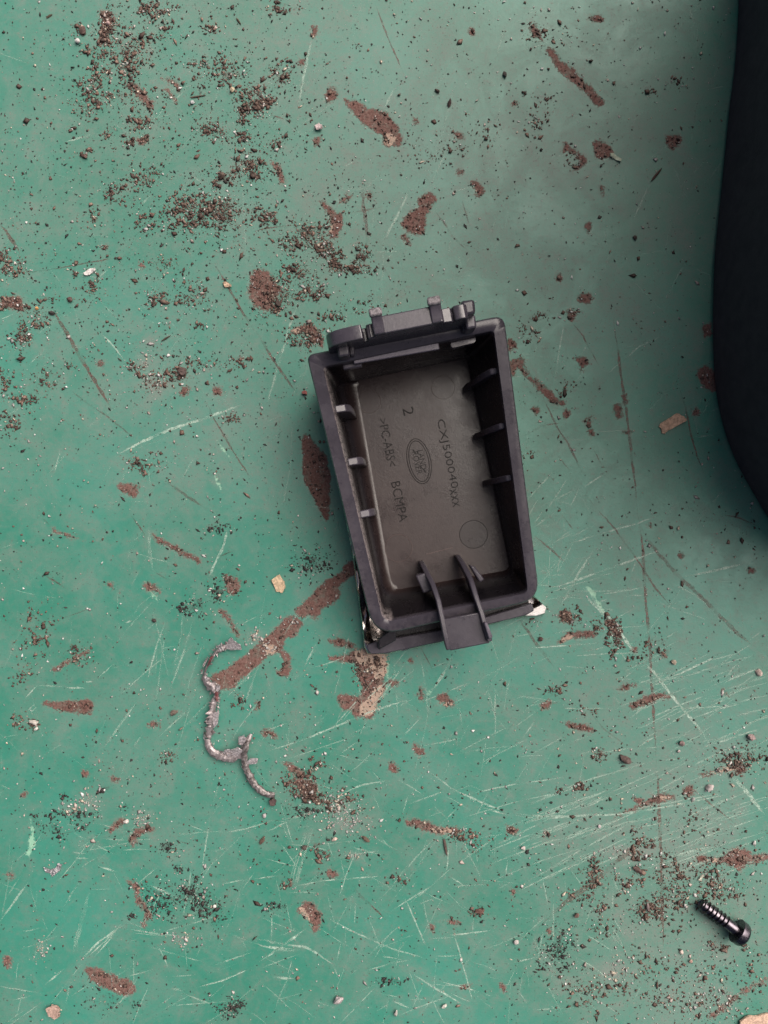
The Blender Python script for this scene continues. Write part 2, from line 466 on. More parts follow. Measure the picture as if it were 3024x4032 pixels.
R(1000, 3000, [(240, 140), (290, 110), (390, 135), (400, 190), (380, 215), (430, 250), (430, 275), (350, 230), (300, 180)])
R(1000, 3000, [(880, 20), (900, 0), (940, 40), (925, 70), (890, 50)])
R(1000, 3000, [(1005, 385), (1080, 385), (1150, 405), (1240, 430), (1330, 440), (1330, 465), (1250, 470), (1200, 470), (1100, 440), (1010, 410)], 1.1)
R(1000, 3000, [(285, 960), (310, 935), (380, 925), (430, 980), (440, 1060), (400, 1110), (380, 1080), (350, 1030), (310, 990)])
R(1000, 3000, [(470, 720), (510, 690), (545, 740), (510, 765), (480, 755)], .8)
R(1000, 3000, [(1150, 1065), (1185, 1065), (1165, 1110)])
R(1000, 3000, [(1265, 1035), (1330, 1035), (1345, 1055), (1290, 1060)], .85)
R(1000, 3000, [(1610, 1450), (1640, 1470), (1640, 1510), (1615, 1490)])
R(1000, 3000, [(1350, 1460), (1415, 1455), (1410, 1480), (1360, 1480)], .85)
R(2000, 3000, [(820, 235), (850, 240), (900, 255), (960, 225), (1010, 205), (1080, 225), (1060, 245), (980, 270), (900, 290), (800, 320), (700, 360), (720, 340), (820, 300), (850, 280)])
R(2000, 3000, [(1140, 185), (1200, 150), (1218, 185), (1180, 220), (1145, 210)])
R(2000, 3000, [(1240, 620), (1290, 615), (1310, 660), (1240, 650)])
R(2000, 3000, [(1330, 640), (1400, 625), (1470, 570), (1560, 580), (1590, 610), (1690, 605), (1690, 640), (1570, 660), (1520, 700), (1450, 670), (1380, 660)], 1.1)
R(2000, 3000, [(1270, 75), (1420, 35), (1540, 10), (1560, 60), (1500, 80), (1450, 60), (1290, 95)], .85)
R(2000, 3000, [(230, 455), (270, 455), (280, 485), (250, 490)], .9)
R(2000, 3000, [(0, 415), (60, 440), (50, 460), (0, 460)])
R(2000, 3000, [(20, 835), (45, 840), (40, 865), (25, 860)])
R(2000, 3000, [(1300, 1670), (1420, 1580), (1520, 1500), (1680, 1410), (1680, 1440), (1530, 1520), (1440, 1600), (1340, 1670)], .85)
R(2000, 3000, [(250, 1095), (285, 1095), (280, 1125), (255, 1120)])
TAN = [T(2000, 3000, [(1330, 60), (1420, 35), (1480, 40), (1470, 65), (1360, 85)]), T(2000, 3000, [(1330, 640), (1400, 630), (1380, 660)]), T(2000, 2000, [(350, 690), (410, 700), (400, 735), (360, 735)]), T(1000, 3000, [(1200, 440), (1260, 440), (1240, 470)]), T(800, 2000, [(1530, 1265), (1600, 1270), (1630, 1288), (1550, 1285)]),
       T(1000, 0, [(850, 890), (900, 870), (930, 910), (900, 945), (850, 940)]),
       T(0, 0, [(-10, 150), (100, 145), (150, 150), (140, 175), (60, 190), (-10, 190)]),
       T(800, 2000, [(1000, 920), (1200, 940), (1200, 1090), (1130, 1120), (1090, 1040), (1010, 1010)]),
       T(800, 2000, [(1130, 1170), (1180, 1160), (1160, 1260), (1110, 1340), (1040, 1365), (1020, 1300), (1080, 1240)]),
       T(800, 2000, [(420, 900), (470, 900), (460, 960), (410, 960)]),
       T(2000, 2000, [(335, 870), (400, 830), (430, 850), (350, 885)]),
       T(1000, 3000, [(295, 955), (330, 960), (370, 1040), (340, 1030)]),
       T(1000, 3000, [(1160, 430), (1290, 440), (1270, 480), (1170, 460)]),
       T(2000, 3000, [(1000, 225), (1060, 225), (1050, 245), (1000, 250)]),
       T(1000, 0, [(490, 1460), (520, 1470), (510, 1510), (490, 1500)]),
       T(1000, 700, [(250, 1000), (300, 980), (290, 1015)])]
RUST.append((TAN[1], .9, 12))
MINT = [T(0, 3000, [(195, 360), (220, 420), (240, 500), (225, 580), (190, 625), (165, 600), (185, 500)]),
        T(800, 2000, [(1190, 950), (1220, 1000), (1200, 1200), (1130, 1330), (1120, 1410), (1100, 1360), (1130, 1280), (1180, 1180), (1185, 1050)]),
        T(800, 2000, [(1470, 1190), (1500, 1180), (1490, 1220), (1450, 1225)]),
        T(2000, 2000, [(500, 520), (540, 510), (600, 600), (650, 700), (620, 700), (560, 610)]),
        T(2000, 2000, [(700, 830), (780, 870), (840, 890), (800, 900), (740, 870)]),
        T(0, 2000, [(935, 480), (960, 470), (1010, 560), (1050, 610), (1000, 600), (960, 540)]),
        T(2000, 2000, [(640, 770), (660, 780), (700, 880), (690, 900), (660, 850)]),
        T(0, 1000, [(1410, 1210), (1440, 1230), (1500, 1310), (1490, 1330), (1440, 1280)]),
        T(0, 1000, [(1390, 1440), (1420, 1450), (1460, 1540), (1440, 1560)])]
# clusters: tile x, tile y, centre x, centre y, radius x, radius y, kind, density
CL = []
def C(tx, ty, lst, kind='b'):
    for q in lst:
        x, y, rx, ry = q[:4]
        CL.append((tx + x * TS, ty + y * TS, rx * TS, ry * TS, kind, q[4] if len(q) > 4 else 1.0))
C(0, 0, [(690, 180, 60, 120, 1.6), (820, 300, 120, 110), (830, 440, 60, 95, 1.8), (540, 200, 50, 60), (590, 560, 90, 80), (560, 720, 80, 60), (880, 800, 110, 60),
         (720, 850, 40, 40), (840, 930, 50, 40), (930, 920, 40, 25), (540, 1010, 60, 32), (960, 1170, 120, 70, .8), (720, 1260, 80, 60), (1040, 80, 100, 60), (940, 60, 80, 50),
         (1060, 210, 80, 50), (1380, 840, 130, 80, .8), (1620, 690, 70, 110, 1.3), (1450, 1160, 70, 60, 1.3), (1250, 1340, 130, 80, 1.4), (1450, 1390, 150, 110, 1.5), (980, 1490, 50, 40),
         (1640, 1080, 80, 130, 1.1), (1580, 900, 60, 60), (1400, 200, 60, 40), (1290, 430, 130, 30), (1500, 480, 130, 100, .8), (880, 1420, 60, 30), (620, 1430, 40, 50), (690, 1610, 50, 30),
         (1200, 1430, 120, 90), (600, 330, 80, 60, .7), (680, 480, 90, 60, .7), (780, 640, 220, 60, .6)])
C(0, 1000, [(40, 60, 60, 90, 1.2), (150, 560, 55, 110, 1.3), (80, 330, 80, 60, .9), (240, 470, 60, 60), (330, 800, 120, 50, .8), (30, 840, 50, 90), (150, 950, 90, 60), (60, 1080, 60, 80, .8),
            (1140, 790, 90, 60, 1.2), (850, 750, 60, 50), (1340, 710, 120, 40, .8), (1050, 300, 120, 60, .8), (1280, 260, 80, 80), (600, 190, 50, 60), (480, 100, 50, 40), (950, 1380, 150, 100, .5),
            (90, 110, 80, 70, .8), (1500, 1080, 60, 50), (1570, 680, 60, 40), (1330, 470, 50, 30), (1020, 820, 130, 80, .5), (300, 290, 60, 30), (1050, 40, 70, 30)])
C(1000, 700, [(100, 240, 90, 60, 1.3), (360, 370, 100, 80, 1.9), (470, 470, 70, 70, 1.9), (520, 560, 60, 60, 1.6), (600, 600, 110, 40, 1.4), (690, 520, 60, 110), (280, 640, 150, 70, .9),
              (200, 760, 80, 90, 1.1), (400, 740, 110, 60, 1.1), (380, 1030, 120, 70, 1.0), (700, 840, 60, 60, .6), (230, 460, 90, 50), (130, 870, 80, 40), (320, 1120, 90, 80, .6), (520, 900, 90, 70, .6)])
C(1000, 0, [(40, 680, 80, 80, 1.4), (180, 520, 80, 60, .9), (190, 40, 90, 40), (130, 950, 60, 60, .7), (20, 600, 60, 60), (180, 430, 80, 40, .6), (1100, 960, 160, 120, .35), (1450, 920, 150, 120, .4)])
C(2000, 0, [(200, 200, 90, 120, .5), (380, 230, 100, 80, .35), (920, 600, 100, 40, .6), (170, 790, 110, 130, .6), (430, 1050, 100, 90, .5), (1090, 530, 60, 40, 1.2), (240, 130, 60, 40, .5)])
C(2000, 1000, [(130, 500, 70, 60, 1.2), (230, 400, 120, 50, .8), (400, 890, 80, 50, .7), (180, 1300, 80, 60, .7), (420, 390, 50, 40)])
C(800, 2000, [(520, 1080, 40, 40), (1090, 1080, 100, 140, .7), (250, 1270, 70, 50, .5), (760, 1640, 50, 40, .9), (200, 500, 60, 60, .5)])
C(800, 2000, [(700, 370, 110, 100, 1.0), (100, 560, 70, 70, 1.1)], 'k')
C(800, 2000, [(430, 920, 60, 40, 1.2), (560, 740, 60, 30, .7), (350, 850, 60, 60, .6)], 'w')
C(0, 2000, [(1280, 640, 80, 60, 1.2), (1430, 130, 110, 60, .5)], 'k')
C(0, 2000, [(230, 870, 110, 140, .5), (540, 970, 70, 60, .6), (120, 1400, 60, 50, .8), (210, 1390, 60, 60, .8), (180, 1130, 60, 60, .5), (1100, 1620, 50, 50, .9), (500, 930, 120, 60, .4)])
C(2000, 2000, [(690, 790, 50, 80, 1.6), (730, 880, 60, 40, 1.2), (600, 1600, 60, 40, 1.2), (590, 750, 50, 70, .8), (380, 700, 70, 60, 1.1), (290, 1190, 90, 50, .6), (840, 1010, 60, 50, .5),
              (480, 1300, 60, 40, .6), (120, 700, 120, 80, .4), (920, 880, 60, 80, .5), (700, 940, 40, 30, 1.2), (1500, 1640, 160, 60, 1.1)])
C(0, 3000, [(1230, 850, 100, 90, 1.1), (1020, 900, 110, 110, .9), (1340, 940, 120, 100, 1.0), (360, 430, 60, 60, 1.1), (510, 345, 130, 25, 1.2), (1520, 1610, 90, 60, 1.6), (720, 1560, 100, 80, .5),
            (1090, 550, 70, 50, 1.0), (550, 420, 60, 40, .8), (1170, 710, 40, 40, .9), (870, 1010, 40, 30, 1.0), (420, 210, 40, 30), (690, 170, 60, 40, .7), (240, 370, 50, 50, .5)], 'k')
C(0, 3000, [(580, 250, 80, 60, .7), (940, 370, 70, 50, .8), (450, 300, 60, 40, .6), (270, 1220, 40, 50, 1.0), (1180, 1160, 100, 60, .5)], 'w')
C(1000, 3000, [(330, 160, 90, 80, 1.6), (480, 250, 120, 60, 1.1), (430, 620, 40, 60, 1.1), (1340, 470, 120, 60, .8), (240, 800, 40, 50), (1440, 560, 60, 40, .6), (640, 260, 100, 60, .8), (410, 540, 60, 40, .9),
               (950, 770, 80, 50, .5), (400, 60, 120, 40, .7), (220, 130, 50, 60, .9), (1480, 970, 50, 35, 1.8)])
C(1000, 3000, [(340, 330, 90, 50, 1.4), (900, 1430, 90, 35, 1.0), (120, 940, 90, 40, .8)], 'k')
C(1000, 3000, [(560, 300, 120, 90, .5), (620, 400, 150, 80, .5), (660, 610, 70, 30, .5)], 'w')
LR = len(CL)
C(2000, 3000, [(545, 680, 50, 70, 1.5), (560, 800, 75, 50, 1.4), (560, 880, 50, 50, 1.0), (620, 960, 50, 60, 1.2), (790, 810, 75, 50, 1.5), (840, 590, 100, 60, 1.2), (1010, 660, 30, 130, 1.3), (880, 950, 90, 80, 1.7),
               (1090, 890, 120, 110, 1.2), (1110, 750, 70, 100, .9), (1380, 850, 110, 90, 1.3), (1000, 1000, 70, 40, 1.2), (430, 180, 100, 50, .9), (1350, 1220, 80, 50, 1.2), (480, 1490, 180, 45, .8),
               (1000, 1400, 500, 200, .22), (1250, 1500, 400, 150, .22), (1300, 780, 110, 90, .7), (940, 500, 120, 60, .7), (620, 720, 160, 40, .5), (420, 850, 120, 40, .5), (840, 700, 60, 50, 1.1),
               (620, 1080, 70, 60, .8), (1200, 640, 250, 160, .3), (580, 1600, 60, 40, .8), (1600, 1280, 60, 150, .5), (1050, 1540, 60, 40, .9), (30, 440, 50, 40, 1.2), (1500, 30, 90, 50, .9), (1180, 360, 60, 40, .8)])
C(2000, 3000, [(330, 1190, 115, 110, 1.5), (270, 1300, 60, 60, .6)], 'k')
C(0, 1000, [(940, 700, 60, 70, .5), (1010, 850, 110, 50, .5), (980, 560, 40, 40, .4)], 'w')
C(2000, 3000, [(700, 1370, 110, 70, .6), (1330, 1560, 200, 100, .4), (780, 590, 200, 40, .3)], 'w')

CL[LR:] = [(q[0], q[1], q[2], q[3], q[4], q[5] * .65) for q in CL[LR:]]
CL = [(q[0], q[1], q[2], q[3], q[4], q[5] * (.5 if q[0] > 1650 and q[1] < 1950 else 1)) for q in CL]
def lin(a, b, step): return np.arange(a, b, step)
STEP = 5.0
us = np.concatenate([[-7000, -3500, -1200, -500], lin(-160, 3190, STEP), [3500, 4200, 6500, 10000]])
vs_ = np.concatenate([[-6000, -2800, -1100, -500], lin(-160, 4200, STEP), [4500, 5200, 7000, 10500]])
NU, NV = len(us), len(vs_)
UU, VV = np.meshgrid(us, vs_)

def poly_field(field, poly, w, soft, margin=40):
    p = np.array(catmull([tuple(q) for q in poly], 3, True), float)
    u0, v0 = p.min(0) - margin; u1, v1 = p.max(0) + margin
    i0, i1 = np.searchsorted(us, u0), np.searchsorted(us, u1)
    j0, j1 = np.searchsorted(vs_, v0), np.searchsorted(vs_, v1)
    if i1 <= i0 or j1 <= j0: return
    X, Y = UU[j0:j1, i0:i1], VV[j0:j1, i0:i1]
    d = np.full(X.shape, 1e9); ins = np.zeros(X.shape, bool)
    n = len(p)
    for k in range(n):
        a, b = p[k], p[(k + 1) % n]
        e = b - a
        tt = np.clip(((X - a[0]) * e[0] + (Y - a[1]) * e[1]) / max(e @ e, 1e-9), 0, 1)
        d = np.minimum(d, np.hypot(X - a[0] - tt * e[0], Y - a[1] - tt * e[1]))
        if e[1] != 0:
            c = ((a[1] > Y) != (b[1] > Y)) & (X < e[0] * (Y - a[1]) / e[1] + a[0])
            ins ^= c
    sd = np.where(ins, -d, d)
    f = np.clip(0.5 - sd / (2 * soft), 0, 1) * w
    field[j0:j1, i0:i1] = np.maximum(field[j0:j1, i0:i1], f)

rust = np.zeros(UU.shape); tan = np.zeros(UU.shape); mint = np.zeros(UU.shape)
for p, w, s in RUST: poly_field(rust, p, w, s)
for p in TAN: poly_field(tan, p, 1.0, 10)
for p in MINT: poly_field(mint, p, 0.66, 14)
dirt = np.zeros(UU.shape); soot = np.zeros(UU.shape); film = np.zeros(UU.shape)
for (cx, cy, rx, ry, kd, dn) in CL:
    g = np.exp(-(((UU - cx) / rx) ** 2 + ((VV - cy) / ry) ** 2) * 1.1)
    if kd == 'b': dirt = np.maximum(dirt, g * min(0.72, 0.30 + 0.26 * dn))
    elif kd == 'k': soot = np.maximum(soot, g * min(0.75, 0.35 + 0.2 * dn))
    else: film = np.maximum(film, g * 0.4)
# dusty haze of fine swarf and dirt over the upper part and the lower right corner
def blob(cx, cy, rx, ry, a):
    return a * np.exp(-(((UU - cx) / rx) ** 2 + ((VV - cy) / ry) ** 2))
film += blob(700, 300, 1100, 900, .22) + blob(1700, 700, 900, 700, .20) + blob(2700, 3600, 600, 800, .36) + blob(700, 1650, 600, 350, .14) + blob(2500, 900, 600, 900, .22) + blob(2750, 3050, 500, 400, .12)
film += blob(850, 3150, 500, 250, .10)
film = np.clip(film, 0, 0.6)

def build_table():
    w = 150.0
    z = np.zeros(UU.shape)
    z -= 0.10 * np.clip((rust - 0.35) / 0.3, 0, 1)      # paint is chipped away here
    z -= 0.05 * np.clip((mint - 0.35) / 0.3, 0, 1)
    co = np.empty((NU * NV, 3), np.float32)
    co[:, 0] = ((UU - CU) * K).ravel(); co[:, 1] = ((CV - VV) * K).ravel(); co[:, 2] = (z * 1e-3).ravel()
    me = bpy.data.meshes.new("tabletop")
    nf = (NU - 1) * (NV - 1)
    me.vertices.add(NU * NV)
    me.vertices.foreach_set("co", co.ravel())
    jj, ii = np.meshgrid(np.arange(NV - 1), np.arange(NU - 1), indexing='ij')
    a = (jj * NU + ii).ravel()
    quads = np.stack([a, a + NU, a + NU + 1, a + 1], 1).astype(np.int32)
    me.loops.add(nf * 4)
    me.loops.foreach_set("vertex_index", quads.ravel())
    me.polygons.add(nf)
    me.polygons.foreach_set("loop_start", np.arange(0, nf * 4, 4, dtype=np.int32))
    me.update(calc_edges=True)
    me.polygons.foreach_set("use_smooth", np.ones(nf, bool))
    for nm, f in (("rust", rust), ("tan", tan), ("mint", mint), ("dirt", dirt), ("soot", soot), ("film", film)):
        at = me.attributes.new(nm, 'FLOAT', 'POINT')
        at.data.foreach_set("value", f.ravel().astype(np.float32))
    me.materials.append(M["table"])
    o = bpy.data.objects.new("tabletop", me)
    put(o)
    tag(o, "scratched green painted metal tabletop with rusty chips and dirt", None, None, "structure")
    return o
table = build_table()

# ------------------------------------------------------------------ scratches and score lines
def ribbons(name, lines, mat, z, parent):
    V, F, S = [], [], []
    for pts, w, st in lines:
        pts = np.array(pts, float)
        seg = np.hypot(*(pts[1:] - pts[:-1]).T)
        L = np.concatenate([[0], np.cumsum(seg)])
        n = max(4, int(L[-1] / 14))
        s = np.linspace(0, L[-1], n)
        x = np.interp(s, L, pts[:, 0]); y = np.interp(s, L, pts[:, 1])
        k = np.ones(3) / 3
        if n > 8:
            x[1:-1] = np.convolve(x, k, 'valid'); y[1:-1] = np.convolve(y, k, 'valid')
        tx, ty = np.gradient(x), np.gradient(y)
        l = np.hypot(tx, ty) + 1e-9
        nx, ny = -ty / l, tx / l
        jit = rng.normal(0, w * .10, n); x += nx * jit; y += ny * jit
        tap = np.clip(np.minimum(np.arange(n), np.arange(n)[::-1]) / (0.18 * n + 1), 0.12, 1)
        ww = w * 0.5 * tap * (0.65 + 0.6 * rng.random(n))
        ss = st * (0.55 + 0.6 * rng.random(n)) * np.clip(tap + .2, 0, 1)
        # the line breaks up here and there
        ss *= np.where(np.sin(np.arange(n) * rng.uniform(.15, .5) + rng.uniform(0, 6)) > -0.75, 1, .25)
        b0 = len(V)
        for i in range(n):
            for sg in (-1, 1):
                p = P(x[i] + sg * nx[i] * ww[i], y[i] + sg * ny[i] * ww[i], z)
                V.append(p[:]); S.append(ss[i])
        for i in range(n - 1):
            q = b0 + 2 * i
            F.append((q, q + 1, q + 3, q + 2))
    me = bpy.data.meshes.new(name)
    me.from_pydata(V, [], F)
    at = me.attributes.new("strength", 'FLOAT', 'POINT')
    at.data.foreach_set("value", np.array(S, np.float32))
    me.materials.append(mat)
    o = bpy.data.objects.new(name, me)
    put(o, parent)
    o["kind"] = "stuff"
    return o

dark, light = [], []
def D(tx, ty, pts, w=8, s=.8): dark.append((T(tx, ty, pts), w * TS * 1.5, min(1, s * 1.15)))
def Lt(tx, ty, pts, w=8, s=.8): light.append((T(tx, ty, pts), w * TS * 1.15, s * .92))
D(0, 1000, [(320, 310), (370, 410), (440, 520), (540, 700), (650, 880), (720, 1000), (760, 1050)], 15, .95)
D(0, 1000, [(1410, 80), (1500, 230), (1560, 340), (1659, 500)], 11)
D(1000, 700, [(0, 980), (100, 1150), (160, 1240), (280, 1410)], 11)
D(0, 1000, [(1350, 970), (1400, 1080), (1470, 1200), (1560, 1350), (1659, 1490)], 8, .7)
D(0, 0, [(0, 1460), (60, 1540), (130, 1650)], 16, .7)
D(0, 1000, [(450, 880), (560, 970), (700, 1060), (900, 1220)], 7, .4)
D(0, 1000, [(1090, 1490), (1200, 1570), (1340, 1659)], 12, .5)
D(0, 1000, [(130, 130), (400, 90), (700, 35), (900, 0)], 6, .6)
D(0, 1000, [(130, 20), (170, 120), (210, 140)], 8, .6)
D(1000, 0, [(790, 20), (830, 130), (880, 260), (930, 370), (990, 510)], 7, .8)
D(1000, 0, [(700, 1150), (715, 1350), (735, 1500), (745, 1659)], 15, .55)
D(1000, 0, [(640, 260), (720, 350)], 4, .6)
D(1000, 0, [(420, 655), (460, 720), (530, 780)], 6, .6)
D(1000, 0, [(640, 1390), (800, 1360), (880, 1345)], 7, .5)
D(1000, 0, [(1180, 1370), (1250, 1470), (1310, 1560), (1400, 1640)], 9, .6)
D(1000, 0, [(1360, 1310), (1410, 1480)], 7, .6)
D(1000, 0, [(90, 750), (160, 765), (230, 790)], 7, .8)
D(1000, 0, [(0, 1510), (140, 1480), (220, 1490)], 6, .7)
D(1000, 700, [(130, 320), (250, 310), (300, 350)], 6, .6)
D(2000, 1000, [(690, 420), (715, 620), (750, 880), (770, 1000), (800, 1250), (830, 1500), (845, 1659)], 11, .8)
D(2000, 2000, [(845, 0), (880, 250), (900, 600), (930, 950), (940, 1150), (955, 1400), (970, 1659)], 12, .85)
D(2000, 3000, [(970, 0), (985, 250), (1000, 600), (1010, 1000), (1015, 1250)], 14, .8)
D(2000, 1000, [(1105, 830), (1160, 1000), (1200, 1200), (1240, 1330), (1280, 1430)], 7, .95)
D(2000, 1000, [(410, 440), (480, 520), (600, 740)], 6, .8)
D(2000, 1000, [(225, 930), (330, 1150), (400, 1250), (490, 1440)], 8, .6)
D(2000, 1000, [(320, 1310), (410, 1420)], 5, .6)
D(2000, 1000, [(550, 1260), (620, 1390)], 5, .6)
D(2000, 1000, [(500, 1570), (575, 1655)], 8, .8)
D(2000, 1000, [(100, 1190), (230, 1120), (370, 1100)], 7, .6)
D(2000, 1000, [(1400, 1700), (1500, 1720), (1640, 1780)], 8, .7)
D(2000, 2000, [(575, 0), (700, 140), (860, 360), (960, 520), (1080, 660)], 9, .85)
D(2000, 2000, [(170, 180), (270, 260), (380, 360)], 8, .9)
D(2000, 2000, [(850, 100), (950, 260), (1100, 430), (1250, 570), (1500, 820), (1659, 950)], 16, .5)
D(2000, 2000, [(70, 720), (180, 880), (300, 1040)], 14, .6)
D(2000, 2000, [(340, 30), (450, 170)], 5, .5)
D(2000, 2000, [(500, 1280), (620, 1440), (780, 1560)], 5, .4)
D(2000, 3000, [(1220, 190), (1320, 270), (1480, 400)], 7, .8)
D(2000, 3000, [(990, 480), (800, 570), (600, 750), (400, 900), (200, 1080)], 22, .5)
D(1000, 3000, [(640, 800), (690, 870), (780, 950), (860, 1030)], 9, .8)
D(1000, 3000, [(250, 850), (300, 910)], 5, .7)
D(800, 2000, [(1420, 910), (1500, 1060)], 6, .8)
D(0, 2000, [(860, 50), (930, 150), (960, 200)], 8, .5)
D(0, 2000, [(1010, 420), (1100, 470)], 8, .6)
D(0, 2000, [(290, 440), (380, 490), (430, 530)], 9, .6)
D(0, 2000, [(1420, 320), (1530, 280)], 8, .6)
D(0, 2000, [(380, 730), (580, 660)], 5, .5)
D(0, 2000, [(270, 60), (320, 110)], 7, .6)
D(0, 3000, [(380, 475), (480, 455)], 5, .9)
D(0, 3000, [(1170, 520), (1250, 540)], 6, .6)

Lt(0, 1000, [(745, 1320), (900, 1240), (1100, 1150), (1350, 1070), (1600, 975)], 15, .9)
Lt(0, 1000, [(900, 1270), (1180, 1160)], 6, .5)
Lt(0, 1000, [(650, 510), (740, 600), (820, 700)], 9)
Lt(0, 1000, [(240, 525), (370, 430)], 10, .9)
Lt(0, 1000, [(190, 720), (300, 620)], 9)
Lt(0, 1000, [(350, 1450), (395, 1280)], 8, .7)
Lt(0, 1000, [(640, 160), (700, 100)], 12)
Lt(0, 1000, [(0, 430), (90, 390)], 8)
Lt(0, 1000, [(1170, 1500), (1280, 1310)], 7, .4)
Lt(0, 0, [(420, 930), (630, 870)], 10, .8)
Lt(0, 0, [(1260, 1150), (1320, 1200)], 9)
Lt(0, 0, [(880, 1380), (990, 1270)], 12, .4)
Lt(0, 0, [(1110, 680), (1210, 590)], 8, .6)
Lt(1000, 0, [(285, 720), (320, 520), (380, 240)], 13, .6)
Lt(1000, 0, [(850, 710), (920, 570)], 14, .7)
Lt(1000, 0, [(590, 1090), (660, 1050)], 14, .6)
Lt(1000, 0, [(1150, 1220), (1250, 1000)], 10, .6)
Lt(1000, 0, [(830, 1600), (900, 1480), (990, 1300), (1010, 1230)], 12, .65)
Lt(1000, 0, [(1250, 1260), (1440, 1220)], 6, .5)
Lt(1000, 700, [(80, 1500), (150, 1250), (240, 950), (300, 780)], 12, .6)
Lt(1000, 700, [(750, 485), (1000, 480)], 5, .5)
Lt(1000, 700, [(1270, 500), (1285, 400)], 8, .7)
Lt(2000, 0, [(815, 1440), (880, 1300), (930, 1200)], 10, .5)
Lt(2000, 0, [(1180, 40), (1215, 160)], 16, .35)
Lt(2000, 1000, [(300, 870), (340, 600), (370, 430)], 7, .8)
Lt(2000, 1000, [(740, 710), (860, 600), (1010, 540)], 8, .6)
Lt(2000, 1000, [(650, 790), (740, 700)], 7, .6)
Lt(2000, 1000, [(490, 1525), (640, 1430)], 9, .8)
Lt(2000, 1000, [(200, 1659), (340, 1590), (430, 1540)], 9, .7)
Lt(2000, 1000, [(30, 800), (100, 800)], 6, .9)
Lt(2000, 1000, [(490, 640), (515, 600)], 9, .9)
Lt(2000, 1000, [(640, 980), (740, 960)], 9, .5)
Lt(2000, 1000, [(60, 970), (220, 960)], 8, .4)
Lt(2000, 1000, [(1320, 1640), (1480, 1460)], 6, .5)
Lt(2000, 1000, [(1190, 1200), (1420, 1175)], 6, .45)
Lt(2000, 2000, [(490, 520), (600, 650), (700, 760), (800, 910), (960, 1080), (1080, 1240), (1250, 1440), (1390, 1659)], 15, .95)
Lt(2000, 2000, [(480, 540), (560, 630), (660, 740)], 12, .8)
Lt(2000, 2000, [(600, 610), (650, 600)], 12, .7); Lt(2000, 2000, [(620, 660), (690, 670)], 14, .7)
Lt(2000, 3000, [(1390, 0), (1440, 70), (1540, 170), (1680, 350)], 22, .85)
Lt(2000, 2000, [(560, 280), (500, 360), (440, 470), (340, 650)], 14, .85)
Lt(2000, 2000, [(350, 250), (600, 170), (850, 100), (1010, 40)], 8, .8)
Lt(2000, 2000, [(210, 540), (400, 490), (560, 430), (900, 310), (1040, 260)], 10, .75)
Lt(2000, 2000, [(1150, 450), (1350, 410), (1600, 350)], 12, .75)
Lt(2000, 2000, [(1060, 490), (1230, 570), (1350, 680)], 10, .4)
Lt(2000, 2000, [(130, 915), (300, 905), (620, 880)], 8, .8)
Lt(2000, 2000, [(480, 940), (640, 910)], 8, .7)
Lt(2000, 2000, [(900, 1180), (1130, 1080), (1300, 1000), (1430, 930)], 11, .85)
Lt(2000, 2000, [(1400, 1150), (1500, 1100), (1659, 1040)], 9)
Lt(2000, 2000, [(1120, 1240), (1400, 1160)], 10, .6)
Lt(2000, 2000, [(1420, 1110), (1500, 1010), (1620, 950)], 12, .7)
Lt(2000, 2000, [(720, 930), (790, 1010)], 9)
Lt(2000, 2000, [(280, 1310), (760, 1310)], 6, .6)
Lt(2000, 2000, [(1570, 870), (1659, 800)], 9, .7)
Lt(2000, 2000, [(800, 440), (840, 340)], 9, .8); Lt(2000, 2000, [(690, 240), (650, 280)], 8, .8)
Lt(2000, 2000, [(790, 1450), (940, 1410)], 12, .6); Lt(2000, 2000, [(690, 1230), (740, 1290)], 9, .7)
Lt(2000, 2000, [(1320, 1550), (1500, 1490), (1659, 1440)], 9, .7)
Lt(2000, 2000, [(170, 110), (240, 0)], 9, .9); Lt(2000, 2000, [(165, 130), (300, 30)], 8, .9); Lt(2000, 2000, [(170, 120), (280, 110)], 7, .8)
Lt(2000, 2000, [(170, 140), (320, 250)], 7, .6); Lt(2000, 2000, [(205, 420), (250, 400)], 6, .6); Lt(2000, 2000, [(230, 350), (290, 470)], 6, .6)
Lt(2000, 2000, [(0, 980), (60, 780)], 9, .6); Lt(2000, 2000, [(100, 1500), (180, 1380)], 10, .5)
Lt(2000, 3000, [(0, 345), (200, 372), (300, 365), (460, 350), (700, 345), (1000, 300), (1500, 200)], 10, .75)
Lt(2000, 3000, [(0, 335), (220, 355), (420, 350)], 7, .8)
Lt(2000, 3000, [(500, 300), (660, 225)], 9, .8)
Lt(2000, 3000, [(0, 1320), (190, 1275)], 6, .7); Lt(2000, 3000, [(150, 1620), (440, 1605)], 6, .6)
Lt(2000, 3000, [(680, 980), (690, 780)], 8, .6); Lt(2000, 3000, [(40, 580), (100, 630)], 7, .8)
Lt(2000, 3000, [(430, 1240), (510, 1420)], 6, .6); Lt(2000, 3000, [(690, 1020), (760, 1140)], 7, .7)
Lt(1000, 3000, [(1130, 50), (1300, 180), (1500, 270), (1680, 340)], 10, .85)
Lt(1000, 3000, [(1460, 285), (1659, 350)], 12, .8)
Lt(1000, 3000, [(560, 215), (700, 150), (890, 120)], 9, .8)
Lt(1000, 3000, [(1000, 280), (1300, 170)], 7, .6); Lt(1000, 3000, [(970, 350), (1010, 200)], 8, .6)
Lt(1000, 3000, [(400, 780), (600, 765), (840, 745)], 7, .85)
Lt(1000, 3000, [(0, 1150), (150, 1185), (350, 1210), (540, 1340)], 14, .65)
Lt(1000, 3000, [(0, 1185), (120, 1215), (265, 1222)], 13, .8)
Lt(1000, 3000, [(30, 1310), (200, 1190), (350, 1085)], 12, .8)
Lt(1000, 3000, [(460, 1010), (650, 1110), (900, 1220), (1150, 1290)], 8, .7)
Lt(1000, 3000, [(980, 870), (1070, 1080), (1150, 1260)], 8, .7)
